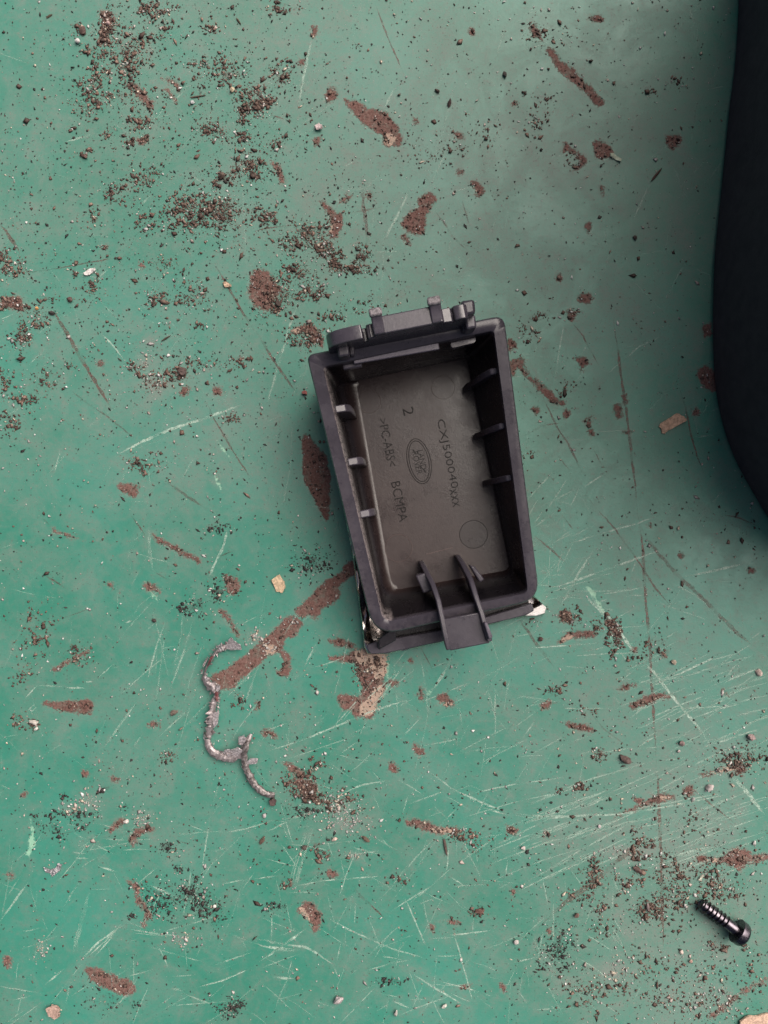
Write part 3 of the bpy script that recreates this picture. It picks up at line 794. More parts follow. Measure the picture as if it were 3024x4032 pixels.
Lt(1000, 3000, [(1300, 1100), (1350, 1270), (1440, 1600)], 8, .7)
Lt(1000, 3000, [(1250, 1135), (1400, 1120), (1560, 1100)], 8, .8)
Lt(1000, 3000, [(1030, 1380), (1200, 1490), (1380, 1590)], 9, .8)
Lt(1000, 3000, [(1200, 1430), (1400, 1480), (1580, 1540)], 7, .8)
Lt(1000, 3000, [(1180, 1265), (1280, 1270), (1340, 1260)], 14, .6)
Lt(1000, 3000, [(120, 1405), (270, 1415)], 16, .7)
Lt(1000, 3000, [(720, 1370), (880, 1320), (1030, 1290)], 9, .5)
Lt(1000, 3000, [(0, 765), (180, 740)], 9, .7)
Lt(1000, 3000, [(270, 810), (440, 780)], 6, .7)
Lt(1000, 3000, [(960, 740), (1080, 600), (1190, 490)], 8, .5)
Lt(1000, 3000, [(620, 550), (760, 590), (850, 605)], 9, .6)
Lt(1000, 3000, [(1270, 740), (1390, 820)], 7, .7); Lt(1000, 3000, [(1640, 760), (1659, 640)], 8, .7)
Lt(1000, 3000, [(540, 1310), (570, 1170)], 6, .7); Lt(1000, 3000, [(215, 1400), (250, 1290)], 7, .8); Lt(1000, 3000, [(655, 1090), (665, 900)], 6, .6)
Lt(1000, 3000, [(900, 1560), (1020, 1610)], 12, .8); Lt(1000, 3000, [(160, 1560), (175, 1500)], 8, .8)
for q in range(7):
    a = rng.uniform(-25, 25)
    Lt(1000, 3000, [(250 + a, 830 + a), (300 + a, 640 + a * .5), (370 + a, 430)], 5, .5)
Lt(0, 3000, [(510, 1310), (650, 1170), (830, 1050)], 9, .9); Lt(0, 3000, [(530, 1310), (690, 1170), (800, 1060)], 7, .8); Lt(0, 3000, [(615, 1275), (760, 1110)], 7, .8)
Lt(0, 3000, [(650, 1210), (790, 1060)], 6, .8)
Lt(0, 3000, [(290, 1460), (420, 1350)], 9, .7); Lt(0, 3000, [(640, 680), (770, 720)], 11, .85); Lt(0, 3000, [(470, 590), (560, 600)], 13, .8); Lt(0, 3000, [(490, 625), (580, 632)], 13, .8)
Lt(0, 3000, [(0, 1040), (110, 890), (180, 790)], 12, .7); Lt(0, 3000, [(480, 460), (600, 530), (760, 610)], 7, .6)
Lt(0, 3000, [(1280, 1475), (1450, 1430), (1659, 1340)], 8, .85); Lt(0, 3000, [(1030, 1190), (1110, 1370)], 6, .7); Lt(0, 3000, [(970, 800), (1100, 860), (1230, 920)], 12, .7)
Lt(0, 3000, [(580, 850), (530, 1050), (470, 1260)], 24, .35); Lt(0, 3000, [(430, 1580), (470, 1400)], 14, .5); Lt(0, 3000, [(1060, 1110), (1280, 1050), (1420, 1000)], 7, .5)
Lt(0, 3000, [(1500, 1120), (1659, 1185)], 8, .6); Lt(0, 3000, [(1360, 1340), (1659, 1240)], 7, .6); Lt(0, 3000, [(0, 150), (100, 195)], 9, .6); Lt(0, 3000, [(1440, 800), (1659, 760)], 8, .6)
Lt(0, 3000, [(1190, 1510), (1420, 1600)], 8, .6); Lt(0, 3000, [(1120, 1480), (1190, 1500)], 22, .5); Lt(0, 3000, [(1090, 1405), (1290, 1390)], 6, .5); Lt(0, 3000, [(580, 590), (620, 530)], 8, .6)
Lt(0, 2000, [(970, 120), (980, 300), (1000, 420)], 18, .35); Lt(0, 2000, [(1500, 80), (1460, 250), (1400, 370), (1350, 490)], 14, .7)
Lt(0, 2000, [(1080, 740), (1030, 880), (960, 1140)], 10, .6); Lt(0, 2000, [(1260, 740), (1200, 940), (1110, 1190)], 10, .55)
Lt(0, 2000, [(420, 1170), (560, 1180)], 13, .85); Lt(0, 2000, [(160, 1250), (240, 1160)], 10, .8); Lt(0, 2000, [(180, 1330), (240, 1270)], 12, .8); Lt(0, 2000, [(200, 1340), (240, 1300)], 12, .8)
Lt(0, 2000, [(640, 1620), (770, 1440), (900, 1260)], 12, .45); Lt(0, 2000, [(1030, 560), (1030, 665)], 8, .8); Lt(0, 2000, [(1120, 1020), (1280, 880)], 8, .4)
Lt(0, 2000, [(870, 1560), (930, 1480)], 12, .6); Lt(0, 2000, [(640, 1110), (740, 1020)], 8, .6); Lt(0, 2000, [(550, 1135), (610, 1135)], 14, .7); Lt(0, 2000, [(820, 750), (860, 735)], 12, .8)
Lt(0, 2000, [(700, 840), (740, 860)], 12, .9); Lt(0, 2000, [(230, 1155), (420, 1170)], 8, .4)
Lt(800, 2000, [(380, 1600), (640, 1520), (1100, 1330), (1400, 1230)], 10, .8); Lt(800, 2000, [(1490, 1205), (1570, 1080), (1650, 930)], 15, .75)
Lt(800, 2000, [(650, 1060), (740, 880)], 10, .6); Lt(800, 2000, [(270, 930), (320, 800)], 8, .6); Lt(800, 2000, [(230, 770), (370, 700)], 7, .6); Lt(800, 2000, [(400, 1460), (560, 1400)], 8, .6)
Lt(800, 2000, [(950, 1480), (1150, 1400)], 7, .5); Lt(800, 2000, [(640, 760), (700, 690)], 7, .5); Lt(800, 2000, [(1190, 1340), (1380, 1240)], 6, .5); Lt(800, 2000, [(850, 200), (880, 90)], 8, .5)
def family(x0, x1, y0, y1, ang, spread, lmin, lmax, n, wmin=3, wmax=7, smin=.25, smax=.65):
    for _ in range(n):
        cx, cy = rng.uniform(x0, x1), rng.uniform(y0, y1)
        a = math.radians(rng.normal(ang, spread)); l = rng.uniform(lmin, lmax) * .5
        bend = rng.normal(0, .04) * l
        dx, dy = math.cos(a), -math.sin(a)
        light.append(([(cx - dx * l, cy - dy * l), (cx - dy * bend, cy + dx * bend), (cx + dx * l, cy + dy * l)],
                      rng.uniform(wmin, wmax), rng.uniform(smin, smax)))
family(2000, 2950, 3050, 3420, 20, 5, 120, 600, 60)
family(2500, 3024, 2550, 3000, 24, 9, 80, 380, 45)
family(2050, 2700, 2250, 3000, 12, 20, 60, 300, 45, 2.5, 5)
family(1050, 2000, 3050, 4000, 10, 60, 40, 260, 95, 2.5, 5)
family(0, 1000, 3250, 4032, 40, 40, 40, 260, 60, 2.5, 5)
family(1250, 2000, 2600, 3050, 60, 35, 60, 340, 40, 2.5, 5)
family(2080, 2300, 1880, 2250, 50, 40, 60, 220, 26, 2.5, 5)
family(2050, 2450, 3450, 4000, -65, 25, 40, 220, 28, 2.5, 5)
family(500, 1150, 2250, 3000, 62, 14, 60, 340, 22, 3, 6, .2, .4)
family(0, 3000, 0, 4032, 20, 60, 30, 240, 420, 1.8, 4.0, .12, .38)
family(0, 3000, 0, 4032, 65, 14, 80, 420, 90, 1.8, 3.6, .12, .32)
ribbons("scratch_marks", light, M["scratch"], 0.012, table)
ribbons("score_lines", dark, M["score"], 0.008, table)

# ------------------------------------------------------------------ loose grains of dirt and grit
BOXPOLY = [(1206, 1398), (1400, 1240), (1984, 1241), (2126, 2359), (2150, 2400), (1880, 2560), (1448, 2580), (1390, 2260)]
CASE_PX = [(2905, -400), (2900, 0), (2885, 250), (2860, 450), (2830, 750), (2805, 1000), (2798, 1200), (2797, 1300), (2805, 1500), (2830, 1650),
           (2880, 1800), (2960, 1950), (3040, 2070), (3200, 2200), (3500, 2330), (3900, 2330), (4100, 2100), (4150, 1500), (4150, 0), (4000, -500), (3500, -700), (3050, -650)]
def inside(poly, x, y):
    ins = np.zeros(len(x), bool); n = len(poly)
    for k in range(n):
        (ax, ay), (bx, by) = poly[k], poly[(k + 1) % n]
        if ay != by:
            ins ^= ((ay > y) != (by > y)) & (x < (bx - ax) * (y - ay) / (by - ay) + ax)
    return ins
OCT_V = np.array([(1, 0, 0), (-1, 0, 0), (0, 1, 0), (0, -1, 0), (0, 0, 1), (0, 0, -1)], float)
OCT_F = np.array([(0, 2, 4), (2, 1, 4), (1, 3, 4), (3, 0, 4), (2, 0, 5), (1, 2, 5), (3, 1, 5), (0, 3, 5)])
def grains(name, x, y, size, cols, mat, flat=0.45):
    keep = ~inside(BOXPOLY, x, y) & ~inside(CASE_PX, x, y)
    x, y, size, cols = x[keep], y[keep], size[keep], cols[keep]
    n = len(x)
    base = OCT_V[None] * (1 + rng.uniform(-.45, .45, (n, 6, 1)))
    base = base + rng.normal(0, .16, (n, 6, 3))
    base[:, :, 0] *= rng.uniform(.75, 2.0, n)[:, None]
    base[:, :, 2] *= flat * rng.uniform(.6, 1.1, n)[:, None]
    base *= size[:, None, None] * .5
    tl = rng.normal(0, .35, (n, 2))
    base[:, :, 2] += base[:, :, 0] * tl[:, :1] * .5 + base[:, :, 1] * tl[:, 1:] * .5
    a = rng.uniform(0, 6.283, n); c, s = np.cos(a)[:, None], np.sin(a)[:, None]
    X = base[:, :, 0] * c - base[:, :, 1] * s; Y = base[:, :, 0] * s + base[:, :, 1] * c; Z = base[:, :, 2]
    Z = Z - Z.min(1, keepdims=True) * .85
    co = np.stack([(x[:, None] - CU + X) * K, (CV - y[:, None] + Y) * K, Z * K], 2).reshape(-1, 3)
    F = (OCT_F[None] + (np.arange(n) * 6)[:, None, None]).reshape(-1, 3).astype(np.int32)
    me = bpy.data.meshes.new(name)
    me.vertices.add(len(co)); me.vertices.foreach_set("co", co.astype(np.float32).ravel())
    me.loops.add(len(F) * 3); me.loops.foreach_set("vertex_index", F.ravel())
    me.polygons.add(len(F)); me.polygons.foreach_set("loop_start", np.arange(0, len(F) * 3, 3, dtype=np.int32))
    me.update(calc_edges=True)
    at = me.attributes.new("tint", 'FLOAT_COLOR', 'POINT')
    cc = np.concatenate([np.repeat(cols, 6, 0), np.ones((n * 6, 1))], 1).astype(np.float32)
    at.data.foreach_set("color", cc.ravel())
    me.materials.append(mat)
    o = bpy.data.objects.new(name, me)
    put(o)
    return o
BR = np.array([(.125, .076, .058), (.18, .115, .088), (.075, .048, .038), (.25, .17, .135), (.10, .06, .048)])
DK = np.array([(.030, .027, .026), (.05, .042, .038), (.022, .022, .022)])
WH = np.array([(.62, .58, .55), (.72, .72, .70), (.50, .42, .38), (.42, .40, .39), (.60, .52, .42)])
def pick(tab, n):
    c = tab[rng.integers(0, len(tab), n)]
    return c * rng.uniform(.75, 1.25, (n, 1))
bx, by, bs, kx, ky, ks, wx, wy, ws = ([] for _ in range(9))
for (cx, cy, rx, ry, kd, dn) in CL:
    area = rx * ry
    n = int(min(700, area * .056 * dn))
    # grains gather in little heaps inside the cluster
    nh = max(2, int(n / 14)); hx = rng.normal(cx, rx * .52, nh); hy = rng.normal(cy, ry * .52, nh)
    idx = rng.integers(0, nh, n); sp = rng.uniform(.12, .55, nh)[idx]
    x = hx[idx] + rng.normal(0, 1, n) * sp * rx; y = hy[idx] + rng.normal(0, 1, n) * sp * ry
    x += rng.normal(0, 3, n); y += rng.normal(0, 3, n)
    sz = np.clip(rng.lognormal(1.62, .52, n), 2.8, 18)
    if kd == 'b':
        bx.append(x); by.append(y); bs.append(sz)
    elif kd == 'k':
        kx.append(x); ky.append(y); ks.append(sz * .85)
    m = int(n * (.9 if kd == 'w' else .11))
    if m:
        wx.append(rng.normal(cx, rx * .65, m)); wy.append(rng.normal(cy, ry * .65, m)); ws.append(np.clip(rng.lognormal(1.75, .42, m), 3.2, 15))
# loose scatter everywhere: heavier to the upper left and lower right, thin near the case
def scatter(n, dens):
    x = rng.uniform(-100, 3124, n * 3); y = rng.uniform(-100, 4132, n * 3)
    p = dens(x, y); k = rng.random(n * 3) < p
    return x[k][:n], y[k][:n]
def dens_b(x, y):
    d = .13 + .80 * np.exp(-(((x - 700) / 800) ** 2 + ((y - 700) / 900) ** 2)) +   .5 * np.exp(-(((x - 2600) / 600) ** 2 + ((y - 3500) / 600) ** 2)) + .28 * np.exp(-(((x - 1000) / 700) ** 2 + ((y - 3200) / 400) ** 2))
    return np.clip(d, 0, 1)
x, y = scatter(2600, dens_b); bx.append(x); by.append(y); bs.append(np.clip(rng.lognormal(1.75, .5, len(x)), 3, 20))
x, y = scatter(9000, dens_b); kx.append(x); ky.append(y); ks.append(np.clip(rng.lognormal(1.38, .42, len(x)), 2.6, 12))
# grit caught on the bare rusty chips
for poly, w_, s_ in RUST:
    pa = np.array(poly); mn, mx = pa.min(0), pa.max(0)
    m = int(min(160, (mx - mn).prod() * .008))
    x, y = rng.uniform(mn[0], mx[0], m), rng.uniform(mn[1], mx[1], m)
    k = inside(poly, x, y); x, y = x[k], y[k]
    q = len(x) // 5
    wx.append(x[:q]); wy.append(y[:q]); ws.append(np.clip(rng.lognormal(1.45, .4, q), 3, 9))
    bx.append(x[q:]); by.append(y[q:]); bs.append(np.clip(rng.lognormal(1.6, .5, len(x) - q), 3, 14))
def dens_w(x, y):
    return np.clip(.3 + .5 * np.exp(-(((x - 600) / 700) ** 2 + ((y - 1300) / 700) ** 2)) + .7 * np.exp(-(((x - 2500) / 700) ** 2 + ((y - 3300) / 700) ** 2)) + .4 * np.exp(-(((x - 1000) / 600) ** 2 + ((y - 3000) / 500) ** 2)), 0, 1)
x, y = scatter(3600, dens_w); wx.append(x); wy.append(y); ws.append(np.clip(rng.lognormal(1.5, .5, len(x)), 2.6, 15))
cat = np.concatenate
x, y, s = cat(bx), cat(by), cat(bs)
tag(grains("dirt_grains", x, y, s, pick(BR, len(x)), M["grain"]), "brown dirt and rust grains scattered over the green paint", "dirt", None, "stuff")
x, y, s = cat(kx), cat(ky), cat(ks)
tag(grains("soot_grains", x, y, s, pick(DK, len(x)), M["grain"]), "fine black grit in smudges on the green paint", "grit", None, "stuff")
x, y, s = cat(wx), cat(wy), cat(ws)
tag(grains("pale_grains", x, y, s, pick(WH, len(x)), M["grit"]), "tiny white and pale pink swarf specks over the green paint", "swarf", None, "stuff")

# ------------------------------------------------------------------ the black plastic housing
AX = math.radians(11.0)
EX = Vector((math.cos(AX), math.sin(AX), 0))       # across the housing
EY = Vector((-math.sin(AX), math.cos(AX), 0))      # towards its hinge end
EZ = Vector((0, 0, 1))
def zr(u, v):
    return 33.0 - 15.0 * ((u - 1600) * .19 + (v - 1320) * .98) / 1130.0
FLOOR = 3.0
box = thing("plastic_housing", P(1680, 1900, 0), "open black plastic moulded box with clips and lettering inside, lying on the green tabletop", "plastic box")

def set_dust_sheen(o, fn):  # mask for floor dust and for the sheen painted on raised parts
    me = o.data
    at = me.attributes.new("dust", 'FLOAT', 'POINT')
    at.data.foreach_set("value", np.array([fn(v.co) for v in me.vertices], np.float32))

OUT = [(1206, 1398), (1984, 1241), (2126, 2359), (1473, 2507)]
INN = [(1274, 1447), (1942, 1305), (2076, 2330), (1511, 2445)]
RA = [(1322, 1512), (1850, 1398), (2030, 2275), (1506, 2362)]
RB = [(1396, 1502), (1838, 1410), (2008, 2243), (1541, 2325)]
def ring(c, r, dz=0, z=None):
    pts = rounded(c, r)
    return [P(u, v, (zr(u, v) + dz) if z is None else z) for u, v in pts]
def shrink(c, f):
    cx = sum(p[0] for p in c) / 4; cy = sum(p[1] for p in c) / 4
    return [(cx + (x - cx) * f, cy + (y - cy) * f) for x, y in c]
def body():
    bm = bmesh.new()
    ro = [32, 45, 80, 105]; ri = [22, 18, 28, 40]
    # outside skirt down to the table: straight below the rim
    rim_w = ring(OUT, ro, -1.0)
    low = []
    for p in rim_w:
        c = Vector((P(1680, 1880).x, P(1680, 1880).y, 0))
        q = Vector((p.x, p.y, 0)); q = c + (q - c) * .965
        low.append(Vector((q.x, q.y, .0022)))
    def lerp(a, b, t): return [p.lerp(q, t) for p, q in zip(a, b)]
    A = ring(INN, ri, -1.2)
    B = ring(shrink(INN, .985), ri, -2.2)
    W = ring(RA, [30, 20, 40, 50], z=8.5)
    F1 = ring([tuple(np.array(a) * .6 + np.array(b) * .4) for a, b in zip(RA, RB)], [30, 20, 40, 50], z=5.0)
    F = ring(RB, [26, 16, 30, 40], z=FLOOR)
    rings = [low, lerp(low, rim_w, .5), rim_w, ring(shrink(OUT, .996), ro, -.35), ring(shrink(OUT, .988), ro, 0),
             ring(shrink(INN, 1.012), ri, 0), ring(shrink(INN, 1.004), ri, -.3), A, B, lerp(B, W, .5), W, F1, F]
    loft(bm, rings, cap0=True)
    # the floor proper: one flat face inside a narrow border
    last = [v for v in bm.verts][-len(F):]
    n = len(last)
    ctr = sum(F, Vector()) / n
    inn = [bm.verts.new(p.lerp(ctr, .03)) for p in F]
    for i in range(n): bm.faces.new((last[i], last[(i + 1) % n], inn[(i + 1) % n], inn[i]))
    bm.faces.new(inn)
    o = mesh_obj("housing_shell", bm, M["plastic"], box, smooth=50)
    def dust(c):
        if c.z < .0036: return .35
        if c.z < .0060: return .12
        if c.z < .0095: return .0
        return .30
    set_dust_sheen(o, dust)
    n = len(rings[0])
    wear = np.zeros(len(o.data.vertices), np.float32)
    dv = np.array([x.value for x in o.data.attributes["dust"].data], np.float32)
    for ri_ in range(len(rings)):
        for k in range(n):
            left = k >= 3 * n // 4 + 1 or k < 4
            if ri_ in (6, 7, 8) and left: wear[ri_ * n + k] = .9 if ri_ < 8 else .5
            if ri_ in (8, 9): dv[ri_ * n + k] = .0
            if ri_ < 2: dv[ri_ * n + k] = .02
            if ri_ in (3, 4) and 13 <= k <= 27: wear[ri_ * n + k] = .09
    o.data.attributes["dust"].data.foreach_set("value", dv)
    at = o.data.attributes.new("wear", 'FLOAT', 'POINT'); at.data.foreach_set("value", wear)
    return o
body()

# text and marks moulded into the floor
def text_part(name, s, c, length, height, rot=-78.0, z=FLOOR):
    cu = bpy.data.curves.new(name, 'FONT')
    cu.body = s; cu.align_x = 'CENTER'; cu.align_y = 'CENTER'
    cu.size = 1.0; cu.extrude = 0.5; cu.offset = -0.014; cu.resolution_u = 3
    o = bpy.data.objects.new("tmp", cu)
    scene.collection.objects.link(o)
    dg = bpy.context.evaluated_depsgraph_get()
    me = bpy.data.meshes.new_from_object(o.evaluated_get(dg))
    bpy.data.objects.remove(o)
    co = np.empty(len(me.vertices) * 3, np.float32); me.vertices.foreach_get("co", co); co = co.reshape(-1, 3)
    mn, mx = co.min(0), co.max(0)
    co -= (mn + mx) / 2
    co[:, 0] *= length / (mx[0] - mn[0]); co[:, 1] *= height / (mx[1] - mn[1]); co[:, 2] *= .32
    a = math.radians(rot); ca, sa = math.cos(a), math.sin(a)
    p = P(c[0], c[1], z)
    out = np.empty_like(co)
    out[:, 0] = p.x + (co[:, 0] * ca - co[:, 1] * sa) * 1e-3
    out[:, 1] = p.y + (co[:, 0] * sa + co[:, 1] * ca) * 1e-3
    out[:, 2] = p.z + co[:, 2] * 1e-3 + .00005
    me.vertices.foreach_set("co", out.ravel())
    me.update()
    me.name = name
    me.materials.clear(); me.materials.append(M["plastic_text"])
    ob = bpy.data.objects.new(name, me)
    put(ob, box)
    set_dust_sheen(ob, lambda c: .1)
    return ob
def c8(x, y): return (1350 + x * .42194, 1500 + y * .42194)
text_part("moulded_lettering", "CXJ500040", c8(970, 680), 20.1, 2.7)
text_part("moulded_lettering", "xxx", c8(1043, 1090), 5.2, 1.9)
text_part("moulded_lettering", "2", c8(612, 283), 2.2, 3.0)
text_part("moulded_lettering", ">PC-ABS<", c8(417, 573), 14.0, 2.5)
text_part("moulded_lettering", "BCMPA", c8(530, 1125), 11.6, 2.6)
emb = bpy.data.objects.new("oval_emblem", None)
emb.location = P(*c8(711, 749), FLOOR); put(emb, box)
def ring_mark(name, c, rx, ry, rot, w, parent, z=FLOOR, h=.14):
    bm = bmesh.new()
    n = 48; a = math.radians(rot)
    ctr = P(*c, z)
    secs = []
    for k in range(n):
        t = 2 * math.pi * k / n
        x, y = rx * math.cos(t), ry * math.sin(t)
        nx, ny = math.cos(t) * ry, math.sin(t) * rx; l = math.hypot(nx, ny); nx /= l; ny /= l
        sec = []
        for (d, zz) in ((-w, -.05), (-w * .5, h), (w * .5, h), (w, -.05)):
            px, py = x + nx * d, y + ny * d
            sec.append(bm.verts.new(ctr + Vector((px * math.cos(a) - py * math.sin(a), px * math.sin(a) + py * math.cos(a), zz)) * 1e-3))
        secs.append(sec)
    for k in range(n):
        p, q = secs[k], secs[(k + 1) % n]
        for j in range(3): bm.faces.new((p[j], q[j], q[j + 1], p[j + 1]))
    o = mesh_obj(name, bm, M["plastic_text"], parent, smooth=60)
    set_dust_sheen(o, lambda c: .2)
    return o
for r in ((6.55, 3.35), (5.95, 2.75)):
    o = ring_mark("oval_outline", c8(711, 749), r[0], r[1], -78, .13, None)
    o.parent = emb; o.matrix_parent_inverse = Matrix.Translation(P(1680, 1900, 0)).inverted() @ Matrix.Identity(4)
def fixparent(o, p):
    o.parent = p
    o.matrix_parent_inverse = Matrix.Translation(p_world[p.name]).inverted()
p_world = {emb.name: P(*c8(711, 749), FLOOR)}
for o in [c for c in emb.children]: fixparent(o, emb)
bm = bmesh.new()
ca_, sa_ = math.cos(math.radians(-78)), math.sin(math.radians(-78))
bm.faces.new([bm.verts.new(P(*c8(711, 749), FLOOR + .03) + Vector((5.9 * math.cos(k * .1309) * ca_ - 2.7 * math.sin(k * .1309) * sa_, 5.9 * math.cos(k * .1309) * sa_ + 2.7 * math.sin(k * .1309) * ca_, 0)) * 1e-3) for k in range(48)])
o = mesh_obj("oval_ground", bm, M["plastic"], box, smooth=0); set_dust_sheen(o, lambda c: .30); fixparent(o, emb)
for s, c, l, h in (("LAND", c8(740, 735), 5.6, 1.55), ("ROVER", c8(694, 765), 6.6, 1.55)):
    o = text_part("emblem_word", s, c, l, h); fixparent(o, emb)
for c in (c8(764, 840), c8(664, 655)):
    bm = bmesh.new()
    q = P(*c, FLOOR)
    d1 = (-EY * 0.55e-3) + EX * .25e-3; d2 = EX * .16e-3
    prism(bm, [q - d1 - d2, q + d1 - d2, q + d1 + d2, q - d1 + d2], EZ * .16e-3)
    o = mesh_obj("emblem_dash", bm, M["plastic_text"], box, smooth=0); set_dust_sheen(o, lambda c: .1); fixparent(o, emb)
for c, r in ((c8(1220, 1432), 4.1), (c8(245, 190), 3.4), (c8(935, 60), 3.4), (c8(520, 1560), 4.0)):
    o = ring_mark("ejector_mark", c, r / 1.02, r / 1.02, 0, .10, box, h=.07)
    if r != 4.1:
        o.data.materials[0] = M["plastic"]; o.data.attributes["dust"].data.foreach_set("value", np.full(len(o.data.vertices), .78, np.float32))
    else:
        bm = bmesh.new(); bm.faces.new([bm.verts.new(P(*c, FLOOR + .04) + Vector((math.cos(k * .2618), math.sin(k * .2618), 0)) * r * .96e-3) for k in range(24)])
        set_dust_sheen(mesh_obj("ejector_pad", bm, M["plastic"], box, smooth=0), lambda c: .20)
bm = bmesh.new()
q0, q1 = P(*c8(775, 1618), FLOOR), P(*c8(1025, 1555), FLOOR)
prism(bm, [q0 + EY * .12e-3, q1 + EY * .12e-3, q1 - EY * .12e-3, q0 - EY * .12e-3], EZ * .14e-3)
set_dust_sheen(mesh_obj("mould_line", bm, M["plastic"], box, smooth=0), lambda c: .8)

# stiffening ribs on both long walls
def rib(tip, wall_top, ztop, th, prof, name="rib"):
    O = P(*tip, FLOOR - .3)
    a = (P(*wall_top, ztop) - O).dot(EX)
    h = (ztop - FLOOR) * 1e-3
    pts = [O + EX * (a * s) + EZ * (h * t) - EY * (th * .5e-3) for s, t in prof]
    bm = bmesh.new()
    prism(bm, pts, EY * th * 1e-3)
    o = mesh_obj(name, bm, M["plastic"], box, smooth=30, bevel=.3)
    set_dust_sheen(o, lambda c: .44 if c.z > ztop * .72e-3 else .06)  # paler top paints the highlight along the rib
RPROF = [(0, 0), (0.02, .22), (.18, .40), (.50, .86), (.72, 1.0), (1.06, 1.02), (1.06, 0)]
rib((1822, 1537), (1972, 1524), 27.5, 1.6, RPROF)
rib((1862, 1724), (2000, 1712), 25.0, 1.6, RPROF)
rib((1900, 1905), (2021, 1900), 22.5, 1.6, RPROF)
LPROF = [(0, 0), (.02, .35), (.18, .86), (.45, .97), (1.08, 1.0), (1.08, 0)]
rib((1404, 1640), (1330, 1636), 25.5, 2.0, LPROF)
rib((1444, 1826), (1376, 1826), 22.8, 2.0, LPROF)
rib((1484, 2014), (1420, 2014), 20.0, 2.0, LPROF)

# hinge bracket standing on the upper end
def c3(x, y): return (1200 + x * .45208, 1120 + y * .45208)
ZB = 43.0
BO = P(*c3(180, 470), ZB)
mmx = .02685e-3 * 1.0
def bx_(a, z, y=0): return BO + EX * a * 1e-3 + EY * y * 1e-3 + EZ * z * 1e-3
TH = 3.4
def bracket():
    bm = bmesh.new()
    prof = [(0.2, -15), (0, -6), (.25, -3.6), (1.1, -2.0), (2.6, -.9), (4.6, -.25), (7.0, 0), (8.6, 0), (8.8, -.3), (8.9, -4.2), (9.8, -4.2), (9.9, -1.6), (10.7, -1.1), (11.8, -1.2),
            (12.0, -.6), (12.1, .9), (26.9, .9), (27.1, 1.4), (27.9, 1.4), (28.1, -.3), (30.2, -.4), (30.5, -1.2), (30.9, .2), (32.0, .7), (33.4, .5), (34.1, -.4), (34.3, -2.5), (34.2, -15)]
    prism(bm, [bx_(a, z, -TH / 2) for a, z in prof], EY * TH * 1e-3)
    o = mesh_obj("hinge_bracket", bm, M["plastic_gloss"], box, smooth=35, bevel=.55, seg=3)
    set_dust_sheen(o, lambda c: .35 if c.z > .041 else .15)
    return o
bracket()
def block(name, pts, off, bevel=.3, dust=.3, parent=box, mat=None):
    bm = bmesh.new()
    prism(bm, pts, off)
    o = mesh_obj(name, bm, mat or M["plastic"], parent, smooth=35, bevel=bevel)
    set_dust_sheen(o, lambda c: dust)
    return o
block("bracket_plate", [bx_(11.9, -3, -TH / 2 - .05), bx_(28.0, -3, -TH / 2 - .05), bx_(28.0, -3, 2.5), bx_(11.9, -3, 2.5)], EZ * 3.95e-3, .3, .42)
# two prongs that hook backwards over the bracket
for a0, w in ((11.4, 2.6), (25.2, 2.8)):
    prof = [(-1.7, -3), (-1.7, 1.2), (-.6, 1.6), (1.6, 1.8), (2.4, 2.4), (3.9, 2.6), (4.0, 1.2), (3.0, .2), (1.8, -1.0), (1.7, -3)]
    block("bracket_prong", [bx_(a0, z, y) for y, z in prof], EX * w * 1e-3, .3, .45)
    block("prong_tip", [bx_(a0 - .3, 1.2, 2.2), bx_(a0 + 2.8, 1.2, 2.2), bx_(a0 + 2.8, 1.2, 4.2), bx_(a0 - .3, 1.2, 4.2)], EZ * 1.9e-3, .5, .5, mat=M["worn"])
# right hand end lug behind the hump
block("bracket_lug", [bx_(33.2, -6, -1.0), bx_(36.0, -6, -.8), bx_(36.3, -6, 2.6), bx_(33.0, -6, 2.8)], EZ * 5.6e-3, .7)
# legs reaching down into the box
def p3(pts, z): return [P(*c3(x, y), z) for x, y in pts]
block("hinge_leg", p3([(290, 550), (385, 532), (400, 655), (302, 672)], 32.5), EZ * 5.5e-3, .5, .3)
block("hinge_leg", p3([(1372, 328), (1458, 312), (1474, 420), (1388, 442)], 32.5), EZ * 6.0e-3, .5, .48)
block("leg_post", p3([(392, 480), (432, 474), (444, 672), (408, 680)], 26.5), EZ * 9.0e-3, .3, .3)
block("leg_post", p3([(1330, 340), (1375, 332), (1388, 470), (1346, 480)], 26.5), EZ * 9.0e-3, .3, .2)
block("hinge_foot", p3(rounded([(330, 694), (494, 668), (502, 728), (338, 756)], [18] * 4, 5), 27.0), EZ * 2.4e-3, .35, .5)
block("hinge_foot", p3(rounded([(1262, 508), (1474, 466), (1482, 520), (1270, 572)], [28] * 4, 5), 27.0), EZ * 2.4e-3, .35, .5)
# pale strip added below the bracket for the lit inner edge of the rim
q0, q1 = P(1395, 1436, 30.4), P(1730, 1378, 30.4)
block("lit_rim_edge", [q0, q1, q1 + EY * 1.6e-3, q0 + EY * 1.6e-3], EZ * 1.1e-3, .2, .9)

